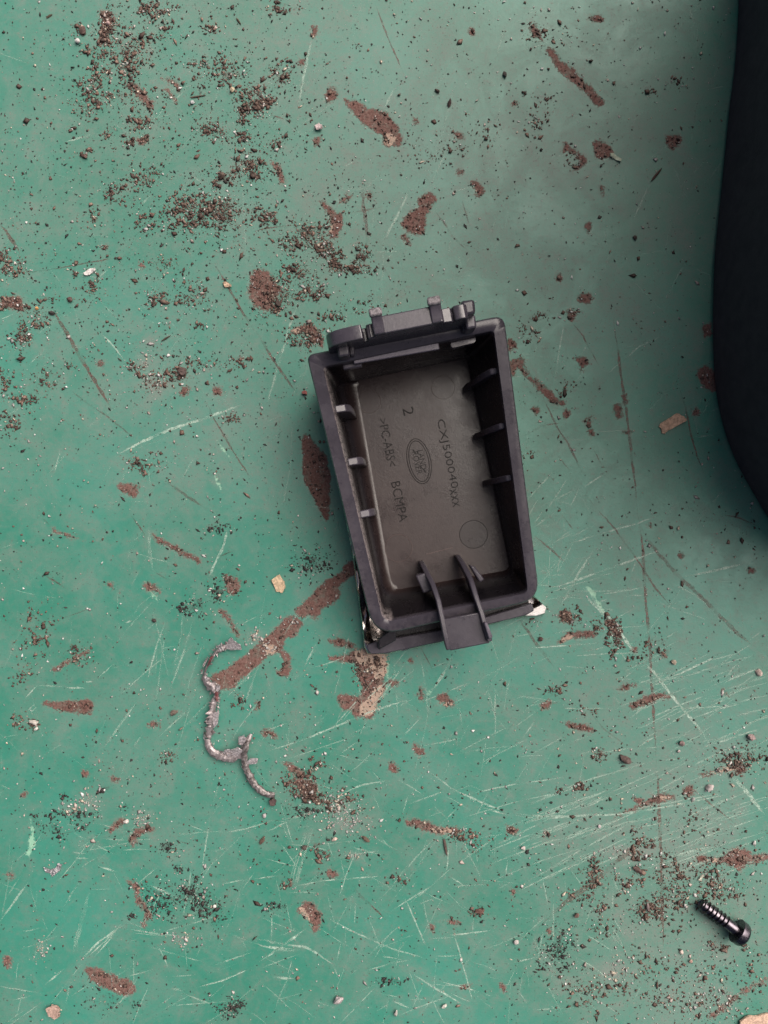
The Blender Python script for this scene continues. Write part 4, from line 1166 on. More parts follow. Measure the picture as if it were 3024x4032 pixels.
# spring clip at the lower end
def c4(x, y): return (1350 + x * .51236, 2150 + y * .51236)
def arm(path, th, name="clip_arm"):
    top = [P(*c4(x, y), z) for x, y, z, b in path]
    bot = [Vector((t.x, t.y, b * 1e-3)) for t, (x, y, z, b) in zip(top, path)]
    bm = bmesh.new()
    d = EX * th * .5e-3
    L = [[bm.verts.new(p - d) for p in top], [bm.verts.new(p + d) for p in top], [bm.verts.new(p + d) for p in bot], [bm.verts.new(p - d) for p in bot]]
    n = len(path)
    for k in range(4):
        a, b = L[k], L[(k + 1) % 4]
        for i in range(n - 1): bm.faces.new((a[i], b[i], b[i + 1], a[i + 1]))
    bm.faces.new([L[k][0] for k in range(4)]); bm.faces.new([L[k][-1] for k in range(4)][::-1])
    o = mesh_obj(name, bm, M["plastic"], box, smooth=40, bevel=.3)
    set_dust_sheen(o, lambda c: .35)
    return o
arm([(603, 118, 7.5, 2.9), (632, 180, 12, 2.9), (690, 290, 18, 8), (735, 420, 20.5, 13), (765, 560, 22, 17.5), (790, 690, 22.5, 17), (815, 800, 22.5, 17)], 1.35)
arm([(882, 72, 7.5, 2.9), (925, 140, 12, 2.9), (985, 260, 18, 8), (1025, 390, 20.5, 13), (1070, 520, 22, 17.5), (1100, 630, 22.5, 17), (1132, 735, 22.5, 17)], 1.35)
def poly4(pts, z): return [P(*c4(x, y), z) for x, y in pts]
block("clip_plate", poly4([(772, 552), (1070, 500), (1125, 738), (822, 798)], 19.3), EZ * 1.5e-3, .3, .3)
block("clip_tab", poly4([(552, 215), (640, 195), (685, 330), (612, 352)], 9.0), EZ * 4.5e-3, .4, .35)
block("clip_tab", poly4([(958, 138), (1000, 150), (1072, 245), (1035, 270)], 9.0), EZ * 5.0e-3, .4, .35)
block("clip_tab", poly4([(1075, 580), (1100, 575), (1145, 690), (1115, 712)], 21.6), EZ * 2.2e-3, .3, .7)

# chromed outer cover under the box, showing past its lower end
CH = [(1448, 2576), (1433, 2545), (1424, 2463), (1415, 2397), (1402, 2304), (1381, 2150), (1348, 1990), (1268, 1500), (1310, 1468), (1890, 1352), (1930, 1385), (2030, 2000), (2085, 2355),
      (2130, 2372), (2150, 2392), (2142, 2420), (2067, 2429), (1924, 2462), (1739, 2531), (1519, 2577)]
def chrome():
    bm = bmesh.new()
    pts = []
    n = len(CH)
    for i in range(n):
        a, b = Vector(CH[i]), Vector(CH[(i + 1) % n])
        m = max(1, int((b - a).length / 26))
        for k in range(m):
            p = a.lerp(b, k / m); pts.append((p.x, p.y))
    c = Vector((1690, 1950))
    def rg(z, inset, wav):
        out = []
        for i, (u, v) in enumerate(pts):
            d = (c - Vector((u, v))).normalized()
            w = wav * (mnoise.noise(Vector((u * .03, v * .03, z * .5))))
            zz = z + (1.5 * mnoise.noise(Vector((u * .045 + 3, v * .045, inset * .06))) if 5 < inset < 50 and u < 1650 else 0)
            out.append(P(u + d.x * (inset + w), v + d.y * (inset + w), zz))
        return out
    rings = [rg(.1, 10, 0), rg(.8, 0, 1), rg(3.2, 0, 2), rg(4.4, 2, 3), rg(4.9, 8, 4), rg(4.7, 22, 5), rg(4.2, 40, 4), rg(1.3, 60, 3), rg(1.2, 64, 0)]
    loft(bm, rings, cap0=True, cap1=True)
    o = mesh_obj("chrome_cover", bm, M["chrome"], box, smooth=50)
    o["label"] = "bent chromed cover edge showing below the box"
chrome()
slit_px = [(1510, 2490), (1490, 2530), (1492, 2556), (1530, 2562), (1739, 2520), (1920, 2452), (2060, 2420), (2090, 2396), (2070, 2340), (1500, 2462)]
block("slit_shade", [P(u, v, 5.0) for u, v in slit_px], EZ * .9e-3, 0, .05)  # dark sheet added over the chrome for the shade in the slit
fl = [(1500, 2512), (1470, 2528), (1444, 2534), (1450, 2560), (1462, 2571), (1519, 2568), (1739, 2522), (1920, 2455), (2060, 2421), (2098, 2402), (2090, 2372), (1735, 2476), (1558, 2508), (1530, 2490)]
block("lower_flange", [P(u, v, 7.0) for u, v in fl], EZ * 2.0e-3, .3, .35)
block("hook_wedge", [P(*c4(x, y), 9.0) for x, y in ((262, 700), (262, 782), (392, 712), (398, 640), (372, 612))], EZ * 4.0e-3 + EX * .5e-3, .3, .05)
# white piece added for the bright reflection on the chrome end
tip = [(2066, 2424), (2100, 2396), (2136, 2378), (2150, 2392), (2143, 2414), (2110, 2424)]
block("cover_glint", [P(u, v, 6.1) for u, v in tip], EZ * .6e-3, .2, 0, mat=mat_simple("white_glint", (.80, .78, .76), (.70, .66, .64), .3, .2, 600))

# ------------------------------------------------------------------ black rounded case at the right edge
case = thing("equipment_case", P(3450, 900, 0), "large smooth matte black rounded case standing at the right edge of the table", "case")
def build_case():
    pts = catmull(CASE_PX, 5, True)
    c = Vector((3480, 850))
    def rg(z, inset):
        out = []
        for u, v in pts:
            q = Vector((u, v)); d = (c - q); l = d.length
            q = q + d * min(.95, inset / l)
            p = P(q.x, q.y, 0)                          # upright walls, raised at the far end, out of view, to shade the table
            g = min(1.0, max(0.0, (2300 - q.y) / 1600)); g = g * g * (3 - 2 * g)
            p.z = z * 1e-3 * (1 if z < 10 else .6 + 1.65 * g)
            out.append(p)
        return out
    bm = bmesh.new()
    loft(bm, [rg(0, 14), rg(1.2, 4), rg(4, 0), rg(30, 8), rg(58, 40), rg(61, 45)], cap0=True)
    mesh_obj("case_body", bm, M["case"], case, smooth=60)
    bm = bmesh.new()
    loft(bm, [rg(60.8, 52), rg(62.0, 46), rg(72, 70), rg(82, 130), rg(88, 240), rg(90, 420)], cap0=True, cap1=True)
    mesh_obj("case_lid", bm, M["case"], case, smooth=60)
build_case()

# ------------------------------------------------------------------ screw
def build_screw():
    k6 = 424 / 1659.0
    def c6(x, y): return (2600 + x * k6, 3450 + y * k6)
    rh, rs, rt = 3.5, 1.55, 2.08          # head, core and thread radius (mm)
    hp = P(*c6(1175, 835), rh * .98)      # centre of the bearing face of the head
    tipp = P(*c6(622, 425), 2.08)
    ax = (hp - tipp).normalized()
    L = (hp - tipp).length * 1e3
    root = thing("screw", (hp.x, hp.y, 0), "black thread-forming screw with round head lying at the lower right corner", "screw")
    sx = ax.cross(EZ).normalized(); sy = sx.cross(ax)
    def rp(t, r, a): return tipp + ax * t * 1e-3 + (sx * math.cos(a) + sy * math.sin(a)) * r * 1e-3
    def lathe(name, prof, n=40, cap=(True, True)):
        bm = bmesh.new()
        loft(bm, [[rp(t, r, 2 * math.pi * i / n) for i in range(n)] for t, r in prof], *cap)
        return mesh_obj(name, bm, M["screw"], root, smooth=35)
    lathe("shaft", [(.5, .6), (.35, 1.15), (0, 1.42), (.2, 1.52), (L - 2.6, rs), (L - 2.2, 1.62), (L + .2, 1.66)])
    lathe("head", [(L, 1.0), (L, rh - .12), (L + .12, rh), (L + 1.7, rh - .03), (L + 2.2, rh - .22), (L + 2.6, rh - .65), (L + 2.85, rh - 1.3), (L + 2.9, 1.25), (L + 1.5, 1.15), (L + 1.45, .2)], 56)
    # helical thread
    bm = bmesh.new()
    turns = 7.0; pitch = (L - 3.2) / turns; m = 36
    sec = []
    for i in range(int(turns * m) + 1):
        a = 2 * math.pi * i / m; t = .2 + pitch * i / m
        f = min(1, i / 14, (turns * m - i) / 20 + .05)
        r = 1.45 + (rt - 1.45) * f
        sec.append([bm.verts.new(rp(t - .34, 1.45, a)), bm.verts.new(rp(t - .05, r, a)), bm.verts.new(rp(t + .05, r, a)), bm.verts.new(rp(t + .34, 1.45, a))])
    for p, q in zip(sec[:-1], sec[1:]):
        for j in range(3): bm.faces.new((p[j], p[j + 1], q[j + 1], q[j]))
    mesh_obj("thread", bm, M["screw"], root, smooth=30)
build_screw()

# ------------------------------------------------------------------ torn metal curl
def build_curl():
    k5 = 600 / 1659.0
    def c5(x, y): return (650 + x * k5, 2450 + y * k5)
    root = thing("metal_curl", P(*c5(600, 1100), 0), "curled torn strip of grey metal trim lying left of the black box", "metal scrap")
    def strip(name, path, mat, seed, ragged=.25):
        """path: x, y, half width px, height mm, twist"""
        cr = catmull(path, 9)
        bm = bmesh.new()
        secs = []
        n = len(cr)
        for i, (x, y, w, z, tw) in enumerate(cr):
            x0, y0 = cr[max(i - 1, 0)][:2]; x1, y1 = cr[min(i + 1, n - 1)][:2]
            t = Vector((x1 - x0, -(y1 - y0), 0)).normalized()
            sd = Vector((-t.y, t.x, 0))
            c = P(*c5(x, y), z)
            ww = w * k5 * K * .90 * (1 + .22 * mnoise.noise(Vector((i * .4, seed * 3.3, 0))))
            q = Matrix.Rotation(tw, 3, t)
            sec = []
            m = 12
            for j in range(m):
                # C shaped cross section: a gutter with real thickness
                if j < 6: ang = math.pi * (j / 5.0); r = 1.0
                else: ang = math.pi * ((11 - j) / 5.0); r = .62
                loc = sd * (math.cos(ang) * r * ww) + EZ * (math.sin(ang) * r * ww * .62 - ww * .25)
                loc = q @ loc
                nz = mnoise.noise(Vector((x * .02 + seed, y * .02, j * .35))) + .6 * mnoise.noise(Vector((x * .06, y * .06 + seed, j * .9)))
                edge = 1 + ragged * nz * (1.9 if j in (0, 5, 6, 11) else .6) + ragged * (1.1 * mnoise.noise(Vector((i * .55, seed * 7.7, j * .25))) if j in (4, 5, 6, 7) else 0)
                p = c + loc * edge
                p.z = max(p.z, .00003)
                sec.append(bm.verts.new(p))
            secs.append(sec)
        for a, b in zip(secs[:-1], secs[1:]):
            for j in range(12):
                bm.faces.new((a[j], a[(j + 1) % 12], b[(j + 1) % 12], b[j]))
        bm.faces.new(secs[0][::-1]); bm.faces.new(secs[-1])
        return mesh_obj(name, bm, mat, root, smooth=24)
    strip("upper_strand", [(690, 258, 40, 1.2, .5), (640, 262, 34, 1.3, .6), (590, 285, 30, 1.4, .9), (530, 350, 34, 1.6, 1.1), (480, 430, 36, 1.7, 1.2), (445, 500, 34, 1.8, 1.2), (425, 570, 32, 1.9, 1.0)], M["curl"], 1, .4)
    strip("upper_strand", [(420, 570, 30, 1.7, .6), (432, 640, 48, 1.9, .4), (480, 690, 58, 2.0, .2), (530, 730, 56, 2.0, 0), (556, 780, 40, 2.0, -.4), (545, 860, 40, 1.9, -.6), (525, 950, 54, 1.9, -.9), (515, 1040, 62, 1.8, -1.0), (505, 1120, 54, 1.6, -.8), (485, 1200, 42, 1.4, -.4), (465, 1260, 38, 1.4, 0)], M["curl"], 2, .45)
    strip("lower_strand", [(460, 1270, 36, 1.4, .1), (468, 1340, 44, 1.5, .1), (510, 1405, 50, 1.6, 0), (580, 1450, 54, 1.7, -.2), (670, 1475, 56, 1.8, -.3), (750, 1470, 54, 1.9, -.5), (810, 1435, 50, 2.1, -.7), (850, 1370, 48, 2.4, -.6), (860, 1300, 42, 2.5, -.4), (850, 1260, 34, 2.6, 0)], M["curl"], 3, .22)
    strip("lower_strand", [(935, 1215, 16, 3.0, .1), (905, 1280, 32, 3.3, .1), (880, 1360, 36, 3.4, 0), (862, 1450, 40, 3.0, 0), (865, 1540, 42, 2.6, 0), (895, 1630, 44, 2.1, 0), (935, 1710, 44, 1.8, 0), (990, 1790, 44, 1.6, 0), (1060, 1850, 42, 1.5, 0), (1130, 1880, 38, 1.4, .1), (1195, 1885, 30, 1.3, .2)], M["curl_low"], 4, .14)
    # frayed flags of metal
    def flag(pts, th=.5, seed=0, mat=None):
        th = th * .55 if th < 1 else th
        bm = bmesh.new()
        w = [P(*c5(x, y), z) for x, y, z in pts]
        prism(bm, w, EZ * th * 1e-3)
        bmesh.ops.subdivide_edges(bm, edges=bm.edges[:], cuts=2, use_grid_fill=True)
        for v in bm.verts:
            v.co += Vector((mnoise.noise(v.co * 2500 + Vector((seed, 0, 0))), mnoise.noise(v.co * 2500 + Vector((0, seed + 3, 0))), mnoise.noise(v.co * 2500 + Vector((0, 0, seed + 7))))) * .00042
        mesh_obj("torn_flag", bm, mat or M["curl_light"], root, smooth=20)
    flag([(660, 250, 1.6), (720, 160, 2.6), (745, 200, 3.2), (815, 240, 2.8), (830, 295, 2.2), (740, 300, 1.4), (670, 290, 1.2)], .6, 1)
    flag([(570, 255, 1.8), (610, 250, 2.4), (645, 310, 2.2), (600, 310, 1.6)], .7, 2)
    flag([(630, 1420, 2.0), (660, 1385, 2.6), (720, 1385, 3.0), (800, 1360, 3.2), (850, 1400, 3.0), (800, 1450, 2.2), (700, 1460, 2.0)], .5, 3)
    flag([(800, 1250, 2.4), (860, 1230, 3.2), (890, 1280, 3.2), (850, 1330, 2.6), (805, 1330, 2.2)], .7, 4)
    flag([(880, 1520, 2.6), (940, 1480, 3.0), (1015, 1480, 2.6), (1000, 1530, 2.2), (900, 1545, 2.0)], .6, 5)
    flag([(430, 590, 2.6), (490, 600, 3.0), (470, 630, 2.6), (440, 640, 2.4)], .4, 6)
    flag([(545, 700, 2.6), (600, 690, 3.0), (595, 745, 2.6), (560, 750, 2.2)], .7, 7)
    flag([(530, 980, 2.2), (585, 975, 2.8), (580, 1090, 2.6), (535, 1150, 2.0), (520, 1060, 2.0)], .6, 8)
    flag([(418, 1205, 1.4), (430, 1200, 2.8), (436, 1270, 1.6), (424, 1275, 1.2)], .3, 9)
    flag([(500, 380, 2.6), (525, 370, 2.8), (470, 480, 2.8), (450, 520, 2.6)], .35, 10, M["curl_dark"])
    flag([(548, 760, 2.8), (580, 770, 2.9), (572, 860, 2.8), (556, 850, 2.8)], .3, 11, M["curl_dark"])
    def teeth(path, n, side, seed):
        # torn burrs standing off one edge of the strip
        cr = catmull(path, 12); rr = random.Random(seed)
        bm = bmesh.new()
        for _ in range(n):
            i = rr.randrange(1, len(cr) - 1)
            x, y, w, z = cr[i]
            t = Vector((cr[i + 1][0] - cr[i - 1][0], -(cr[i + 1][1] - cr[i - 1][1]), 0)).normalized()
            sd = Vector((-t.y, t.x, 0)) * side
            c = P(*c5(x, y), z) + sd * w * k5 * K * .8
            l = rr.uniform(.35, .95) * 1e-3; b = rr.uniform(.2, .5) * 1e-3
            tip = c + sd * l + t * rr.uniform(-.4, .4) * 1e-3 + EZ * rr.uniform(-.1, .6) * 1e-3
            a = [bm.verts.new(c + t * b), bm.verts.new(c - t * b), bm.verts.new(c + EZ * .4e-3 - sd * .2e-3)]
            v = bm.verts.new(tip)
            bm.faces.new(a)
            for k in range(3): bm.faces.new((a[k], a[(k + 1) % 3], v))
        o = mesh_obj("torn_burrs", bm, M["curl"], root, smooth=0)
        o["kind"] = "stuff"
    teeth([(690, 258, 40, 1.6), (590, 285, 30, 1.7), (480, 430, 36, 2.0), (425, 570, 32, 2.0)], 22, -1, 1)
    teeth([(690, 258, 40, 1.6), (590, 285, 30, 1.7), (480, 430, 36, 2.0), (425, 570, 32, 2.0)], 12, 1, 5)
    teeth([(432, 640, 48, 2.0), (530, 730, 56, 2.0), (545, 860, 40, 2.0), (515, 1040, 62, 2.0), (485, 1200, 42, 1.6)], 40, 1, 2)
    teeth([(432, 640, 48, 2.0), (530, 730, 56, 2.0), (545, 860, 40, 2.0), (515, 1040, 62, 2.0), (485, 1200, 42, 1.6)], 12, -1, 3)
    teeth([(590, 1450, 54, 2.0), (670, 1475, 56, 2.2), (800, 1440, 54, 2.4), (850, 1300, 44, 2.8)], 18, 1, 4)
    flag([(1140, 1930, .1), (1180, 1905, .1), (1212, 1930, .1), (1205, 1975, .1), (1160, 1985, .1)], 1.4, 12, M["end_cap"])

build_curl()

# ------------------------------------------------------------------ flakes, crumbs, pebbles, splinters one can pick out
_mc = {}
def mcol(c, rough=.7, metal=0.0):
    key = (c, rough, metal)
    if key not in _mc:
        d = tuple(x * .55 for x in c)
        _mc[key] = mat_simple("crumb_%d" % len(_mc), d, c, rough, metal, 1300, .7, .0002)
    return _mc[key]
def crumb(name, label, cat, px, size, rot=0, col=(.4, .34, .32), seed=0, group=None, rough=.7, metal=0.0, rag=.5):
    bm = bmesh.new()
    bmesh.ops.create_icosphere(bm, subdivisions=2, radius=1.0)
    for v in bm.verts:
        d = 1 + rag * mnoise.noise(v.co * 1.3 + Vector((seed * 3.1, seed, 0))) + rag * .6 * mnoise.noise(v.co * 3.2 + Vector((0, seed * 2.3, seed)))
        v.co = v.co * d
        if rag > .2:
            # broken stone: a few flat fracture planes
            for q in range(7):
                pl = Vector((math.sin(seed * 5.1 + q * 2.4), math.cos(seed * 3.7 + q * 1.9), math.sin(seed * 1.3 + q * 4.1) * .8)).normalized()
                e = v.co.dot(pl) - .68
                if e > 0: v.co -= pl * e
    a = math.radians(rot)
    for v in bm.verts:
        x, y, z = v.co.x * size[0] * .5, v.co.y * size[1] * .5, v.co.z * size[2] * .5
        v.co = Vector((x * math.cos(a) - y * math.sin(a), x * math.sin(a) + y * math.cos(a), z)) * 1e-3
    zm = min(v.co.z for v in bm.verts)
    for v in bm.verts: v.co.z -= zm
    p = P(*px, 0)
    me_o = mesh_obj(name, bm, mcol(col, rough, metal), None, smooth=25)
    me_o.location = p
    return tag(me_o, label, cat, group)
def flake(name, label, cat, pts, h, th, col, seed=0, group=None, rough=.7, curl=.6, metal=0.0):
    """flat irregular chip with a curled surface and real thickness"""
    P0 = [P(u, v, 0) for u, v in pts]
    c = sum(P0, Vector()) / len(P0)
    bm = bmesh.new()
    vs = [bm.verts.new(p - c) for p in P0]
    f = bm.faces.new(vs)
    bmesh.ops.subdivide_edges(bm, edges=bm.edges[:], cuts=3)
    bmesh.ops.triangulate(bm, faces=bm.faces[:])
    bmesh.ops.subdivide_edges(bm, edges=bm.edges[:], cuts=2, use_grid_fill=True)
    r = max((p - c).length for p in P0)
    for v in bm.verts:
        q = v.co * (1.0 / r)
        v.co.z = (h + curl * (q.x * q.x - q.y * q.x * .8) + .35 * h * mnoise.noise(q * 2.2 + Vector((seed, 0, 0))) + .25 * h * mnoise.noise(q * 6 + Vector((0, seed, 0)))) * 1e-3
        v.co.x += .05 * r * mnoise.noise(q * 5 + Vector((seed, 1, 0))); v.co.y += .05 * r * mnoise.noise(q * 5 + Vector((1, seed, 0)))
        v.co.z = max(v.co.z, .00006 + th * 1e-3)
    bmesh.ops.recalc_face_normals(bm, faces=bm.faces[:])
    ret = bmesh.ops.solidify(bm, geom=bm.faces[:], thickness=th * 1e-3)
    zm = min(v.co.z for v in bm.verts)
    for v in bm.verts: v.co.z -= zm
    o = mesh_obj(name, bm, mcol(col, rough, metal), None, smooth=30)
    o.location = c
    return tag(o, label, cat, group)
def t1(tx, ty, x, y): return (tx + x * TS, ty + y * TS)

flake("paint_flake", "oblong cream paint flake lying left of the black case", "paint flake",
      T(2000, 1000, [(980, 1130), (995, 1105), (1040, 1080), (1105, 1037), (1135, 1060), (1168, 1085), (1120, 1115), (1050, 1150), (1030, 1165), (1020, 1180), (1000, 1170), (1000, 1150)]), .7, .35, (.66, .44, .31), 1)
flake("paint_flake", "cream paint flake lying left of the box above the rust streak", "paint flake",
      T(800, 2000, [(448, 470), (500, 432), (530, 480), (538, 520), (518, 553), (480, 545), (465, 505)]), .6, .35, (.72, .54, .36), 2)
flake("metal_foil", "small silver foil scrap with a dark curled corner near the left edge", "metal foil",
      T(0, 3000, [(290, 675), (330, 700), (365, 690), (380, 660), (410, 665), (400, 700), (370, 725), (342, 752), (335, 725), (300, 715)]), .8, .2, (.62, .60, .62), 3, None, .3, .8, .7)
flake("paint_flake", "white oblong chip lying alone near the left edge above the dirt", "paint flake",
      T(0, 1000, [(553, 128), (590, 98), (625, 95), (622, 112), (590, 140), (558, 143)]), .5, .4, (.80, .76, .74), 4)
flake("paint_flake", "small tan flake on the dark score line left of the round rust spot", "paint flake",
      T(0, 1000, [(1465, 195), (1480, 185), (1512, 205), (1505, 220), (1470, 220)]), .5, .4, (.70, .50, .36), 5)
flake("paint_flake", "pale green sliver of paint beside the rust spot near the black case", "paint flake",
      T(2000, 0, [(660, 1010), (680, 1005), (720, 1030), (740, 1045), (735, 1062), (700, 1045), (665, 1025)]), .5, .35, (.55, .62, .48), 6)
flake("paint_flake", "large tan flake with a whitish rim at the lower right corner", "paint flake",
      [(2908, 4012), (2930, 3996), (3000, 3990), (3070, 3984), (3075, 4085), (2905, 4075)], .9, .6, (.72, .50, .38), 7)
flake("paint_flake", "broken light brown ring of paint at the lower left corner", "paint flake",
      T(0, 3000, [(315, 1590), (350, 1575), (395, 1590), (402, 1640), (370, 1665), (330, 1650)]), .8, .5, (.52, .36, .30), 8)
flake("paint_flake", "white sliver in the dirt just above the screw", "paint flake",
      T(2000, 3000, [(1238, 765), (1262, 735), (1278, 742), (1255, 772)]), .6, .4, (.72, .72, .60), 9)
flake("paint_flake", "small pink flake lying above the spotted round rust chip at the top", "paint flake",
      T(1000, 0, [(402, 835), (425, 815), (447, 830), (440, 852), (410, 858)]), .6, .4, (.80, .66, .66), 10)

PB = "loose pebbles on the tabletop"
crumb("pebble", "pale lilac pebble at the bottom edge below the scraped rust chip", "pebble", t1(1000, 3000, 552, 1545), (3.9, 2.3, 1.9), 28, (.62, .54, .55), 1, PB)
crumb("pebble", "large white pebble above the screw beside the wide pale scratch", "pebble", t1(2000, 3000, 1312, 165), (2.6, 2.2, 1.9), 30, (.66, .58, .56), 2, PB)
crumb("pebble", "big dark brown pebble halfway between the box and the screw", "pebble", t1(2000, 2000, 762, 1638), (3.6, 2.4, 2.0), -20, (.14, .095, .085), 3, PB)
crumb("pebble", "pinkish pebble on the right edge below the broad scratches", "pebble", t1(2000, 2000, 1580, 1492), (2.5, 2.2, 1.7), 10, (.46, .34, .33), 4, PB)
crumb("pebble", "pinkish brown pebble left of the long pale scratch in the lower right", "pebble", t1(2000, 2000, 1132, 1532), (1.9, 1.8, 1.5), 10, (.45, .32, .30), 5, PB)
crumb("pebble", "tiny white pebble just below the pinkish brown pebble", "pebble", t1(2000, 2000, 1112, 1586), (1.1, 1.0, .9), 10, (.6, .52, .5), 6, PB)
crumb("pebble", "pale ring shaped pebble at the right edge above the scratches", "pebble", t1(2000, 2000, 1638, 1075), (2.2, 2.6, 1.2), 50, (.72, .58, .52), 7, PB)
crumb("pebble", "cream and grey pebble below the lone rust dot at the lower right", "pebble", t1(2000, 2000, 1080, 1005), (1.6, 1.4, 1.2), 0, (.58, .48, .38), 8, PB)
crumb("pebble", "round white bead at the top left corner of the dirt heap", "pebble", t1(0, 0, 512, 276), (1.5, 1.4, 1.3), 0, (.80, .76, .76), 9, PB, .4, 0, .12)
crumb("pebble", "small pink pebble on the rusty heap near the top left", "pebble", t1(0, 0, 712, 157), (1.3, 1.3, 1.1), 30, (.66, .46, .44), 10, PB)
crumb("pebble", "cream yellow pebble near the top between two dirt clusters", "pebble", t1(0, 0, 1520, 592), (1.8, 1.4, 1.3), 60, (.72, .60, .42), 11, PB)
crumb("pebble", "white metal bead below the long dark splinter near the top", "pebble", t1(0, 0, 1258, 672), (1.4, 1.2, 1.1), 20, (.70, .70, .72), 12, PB)
crumb("pebble", "pinkish grey pebble on the big dark smear left of the box", "pebble", t1(0, 1000, 1195, 765), (3.0, 2.4, 1.7), 15, (.15, .10, .09), 13, PB)
crumb("pebble", "reddish pebble touching the left wall of the box", "pebble", (1200, 1548), (1.9, 1.4, 1.3), 10, (.32, .10, .09), 14, PB)
crumb("pebble", "brown oval pebble left of the metal curl", "pebble", t1(0, 2000, 1140, 1335), (2.4, 1.7, 1.3), 35, (.20, .15, .125), 15, PB)
crumb("pebble", "white chalky crumb near the left edge beside the dark heap", "pebble", t1(0, 2000, 225, 1397), (3.2, 1.6, 1.3), -20, (.72, .66, .60), 16, PB)
crumb("pebble", "small white crumb under the chalky crumb at the left edge", "pebble", t1(0, 2000, 242, 1438), (1.3, 1.0, .9), 20, (.74, .70, .66), 17, PB)
crumb("pebble", "white crumb beside the curved rust mark at the lower left", "pebble", t1(0, 3000, 828, 384), (1.6, 1.4, 1.1), 20, (.80, .72, .68), 18, PB)
crumb("pebble", "white crumb inside the sooty smudge at the lower left", "pebble", t1(0, 3000, 1405, 937), (1.2, 1.0, .9), 0, (.80, .76, .72), 19, PB)
crumb("pebble", "pale oval pebble near the tail of the metal curl", "pebble", t1(1000, 3000, 555, 300), (1.1, 1.7, 1.0), 0, (.68, .56, .50), 20, PB)
crumb("pebble", "cream pebble right of the brown splinter left over from sweeping", "pebble", t1(1000, 3000, 528, 500), (1.7, 1.3, 1.1), 10, (.74, .58, .50), 21, PB)
crumb("pebble", "lilac crumb below the tail of the metal curl", "pebble", t1(1000, 3000, 70, 345), (1.2, 1.4, 1.0), 0, (.58, .52, .53), 22, PB)
crumb("pebble", "dark round pebble between the two rusty chips at the bottom", "pebble", t1(1000, 3000, 332, 552), (1.9, 1.6, 1.4), 0, (.12, .09, .08), 23, PB)
crumb("pebble", "white oval pebble near the bottom edge left of the crossed scratches", "pebble", t1(1000, 3000, 1242, 1585), (1.8, 1.2, 1.1), 25, (.76, .72, .66), 24, PB)
crumb("pebble", "upright white chip at the bottom edge beside a black crumb", "pebble", t1(1000, 3000, 928, 1635), (1.1, 2.2, 1.2), -10, (.64, .60, .56), 25, PB)
crumb("pebble", "pale pebble left of the sooty round smudge near the bottom", "pebble", t1(2000, 3000, 52, 1172), (1.7, 1.7, 1.2), 0, (.60, .56, .54), 26, PB)
crumb("pebble", "pink white pebble at the left of the dirt heaps near the screw", "pebble", t1(2000, 3000, 100, 555), (1.4, 1.3, 1.1), 0, (.72, .62, .60), 27, PB)
crumb("pebble", "grey oval pebble standing on the dirt heap left of the screw tip", "pebble", t1(2000, 3000, 910, 940), (1.2, 2.0, 1.2), 10, (.26, .20, .20), 28, PB)
crumb("pebble", "round rust brown pebble left of the dirt heaps near the screw", "pebble", t1(2000, 3000, 447, 995), (1.5, 1.7, 1.2), 0, (.20, .12, .10), 29, PB)
crumb("pebble", "tan crumb below the screw near the bottom right", "pebble", t1(2000, 3000, 1192, 1298), (1.4, 1.2, 1.0), 0, (.56, .36, .30), 30, PB)
crumb("pebble", "cream crumb left below the head of the screw", "pebble", t1(2000, 3000, 1132, 1240), (1.3, 1.4, .9), 0, (.68, .56, .50), 31, PB)
crumb("pebble", "lilac pebble on the curved double scratch in the lower right", "pebble", t1(2000, 3000, 595, 418), (1.0, 1.2, .9), 0, (.60, .50, .52), 32, PB)
crumb("pebble", "grey blue crumb under the rust spot above the screw", "pebble", t1(2000, 3000, 1208, 242), (1.2, 1.1, .9), 0, (.46, .46, .44), 33, PB)
crumb("pebble", "white pebble by the right edge above the wide rust scrape", "pebble", t1(2000, 3000, 1605, 527), (1.1, 1.5, 1.0), 0, (.76, .72, .70), 34, PB)
crumb("dirt_crumb", "dark brown crumb right of the two small rust dots near the top", "crumb", t1(1000, 0, 1277, 678), (1.3, 2.3, 1.0), -15, (.085, .055, .05), 35)
crumb("dirt_crumb", "forked dark brown crumb left of the oval crumb near the top", "crumb", t1(1000, 0, 1197, 597), (2.0, 1.1, .9), -20, (.085, .06, .05), 36, None, .8, 0, .5)
crumb("dirt_crumb", "pointed black crumb near the top at the edge of the shade", "crumb", t1(1000, 0, 1638, 490), (1.3, 2.0, 1.0), 20, (.05, .04, .035), 37)
crumb("dirt_crumb", "rusty cluster crumb at the bottom centre right among scratches", "crumb", t1(1000, 3000, 1472, 972), (3.0, 1.7, 1.2), -10, (.16, .085, .07), 38, None, .8, 0, .5)
crumb("dirt_crumb", "dark crumb at the end of the metal curl, below its tail", "crumb", t1(1000, 3000, 232, 555), (1.2, 1.0, .8), 0, (.15, .09, .08), 39)
crumb("dirt_crumb", "black oval crumb in the left dirt patch above the score line", "crumb", t1(0, 1000, 340, 387), (2.2, 1.3, 1.0), 0, (.06, .05, .045), 40)
crumb("dirt_crumb", "round brown crumb in the left dirt patch, higher than the black oval one", "crumb", t1(0, 1000, 460, 298), (2.0, 1.8, 1.1), 0, (.12, .075, .065), 41)
crumb("dirt_crumb", "rust brown crumb near the black case in the upper shade", "crumb", t1(2000, 0, 828, 1555), (1.3, 1.5, .9), 0, (.06, .04, .035), 42)
crumb("dirt_crumb", "dark brown crumb beside the long red rust streak, upper right", "crumb", t1(2000, 0, 540, 402), (1.4, 1.0, .8), 0, (.06, .045, .035), 43)
crumb("dirt_crumb", "brown lump on the dirt near the middle of the left half", "crumb", t1(0, 0, 1450, 1152), (2.2, 1.9, 1.3), 0, (.17, .12, .095), 44)
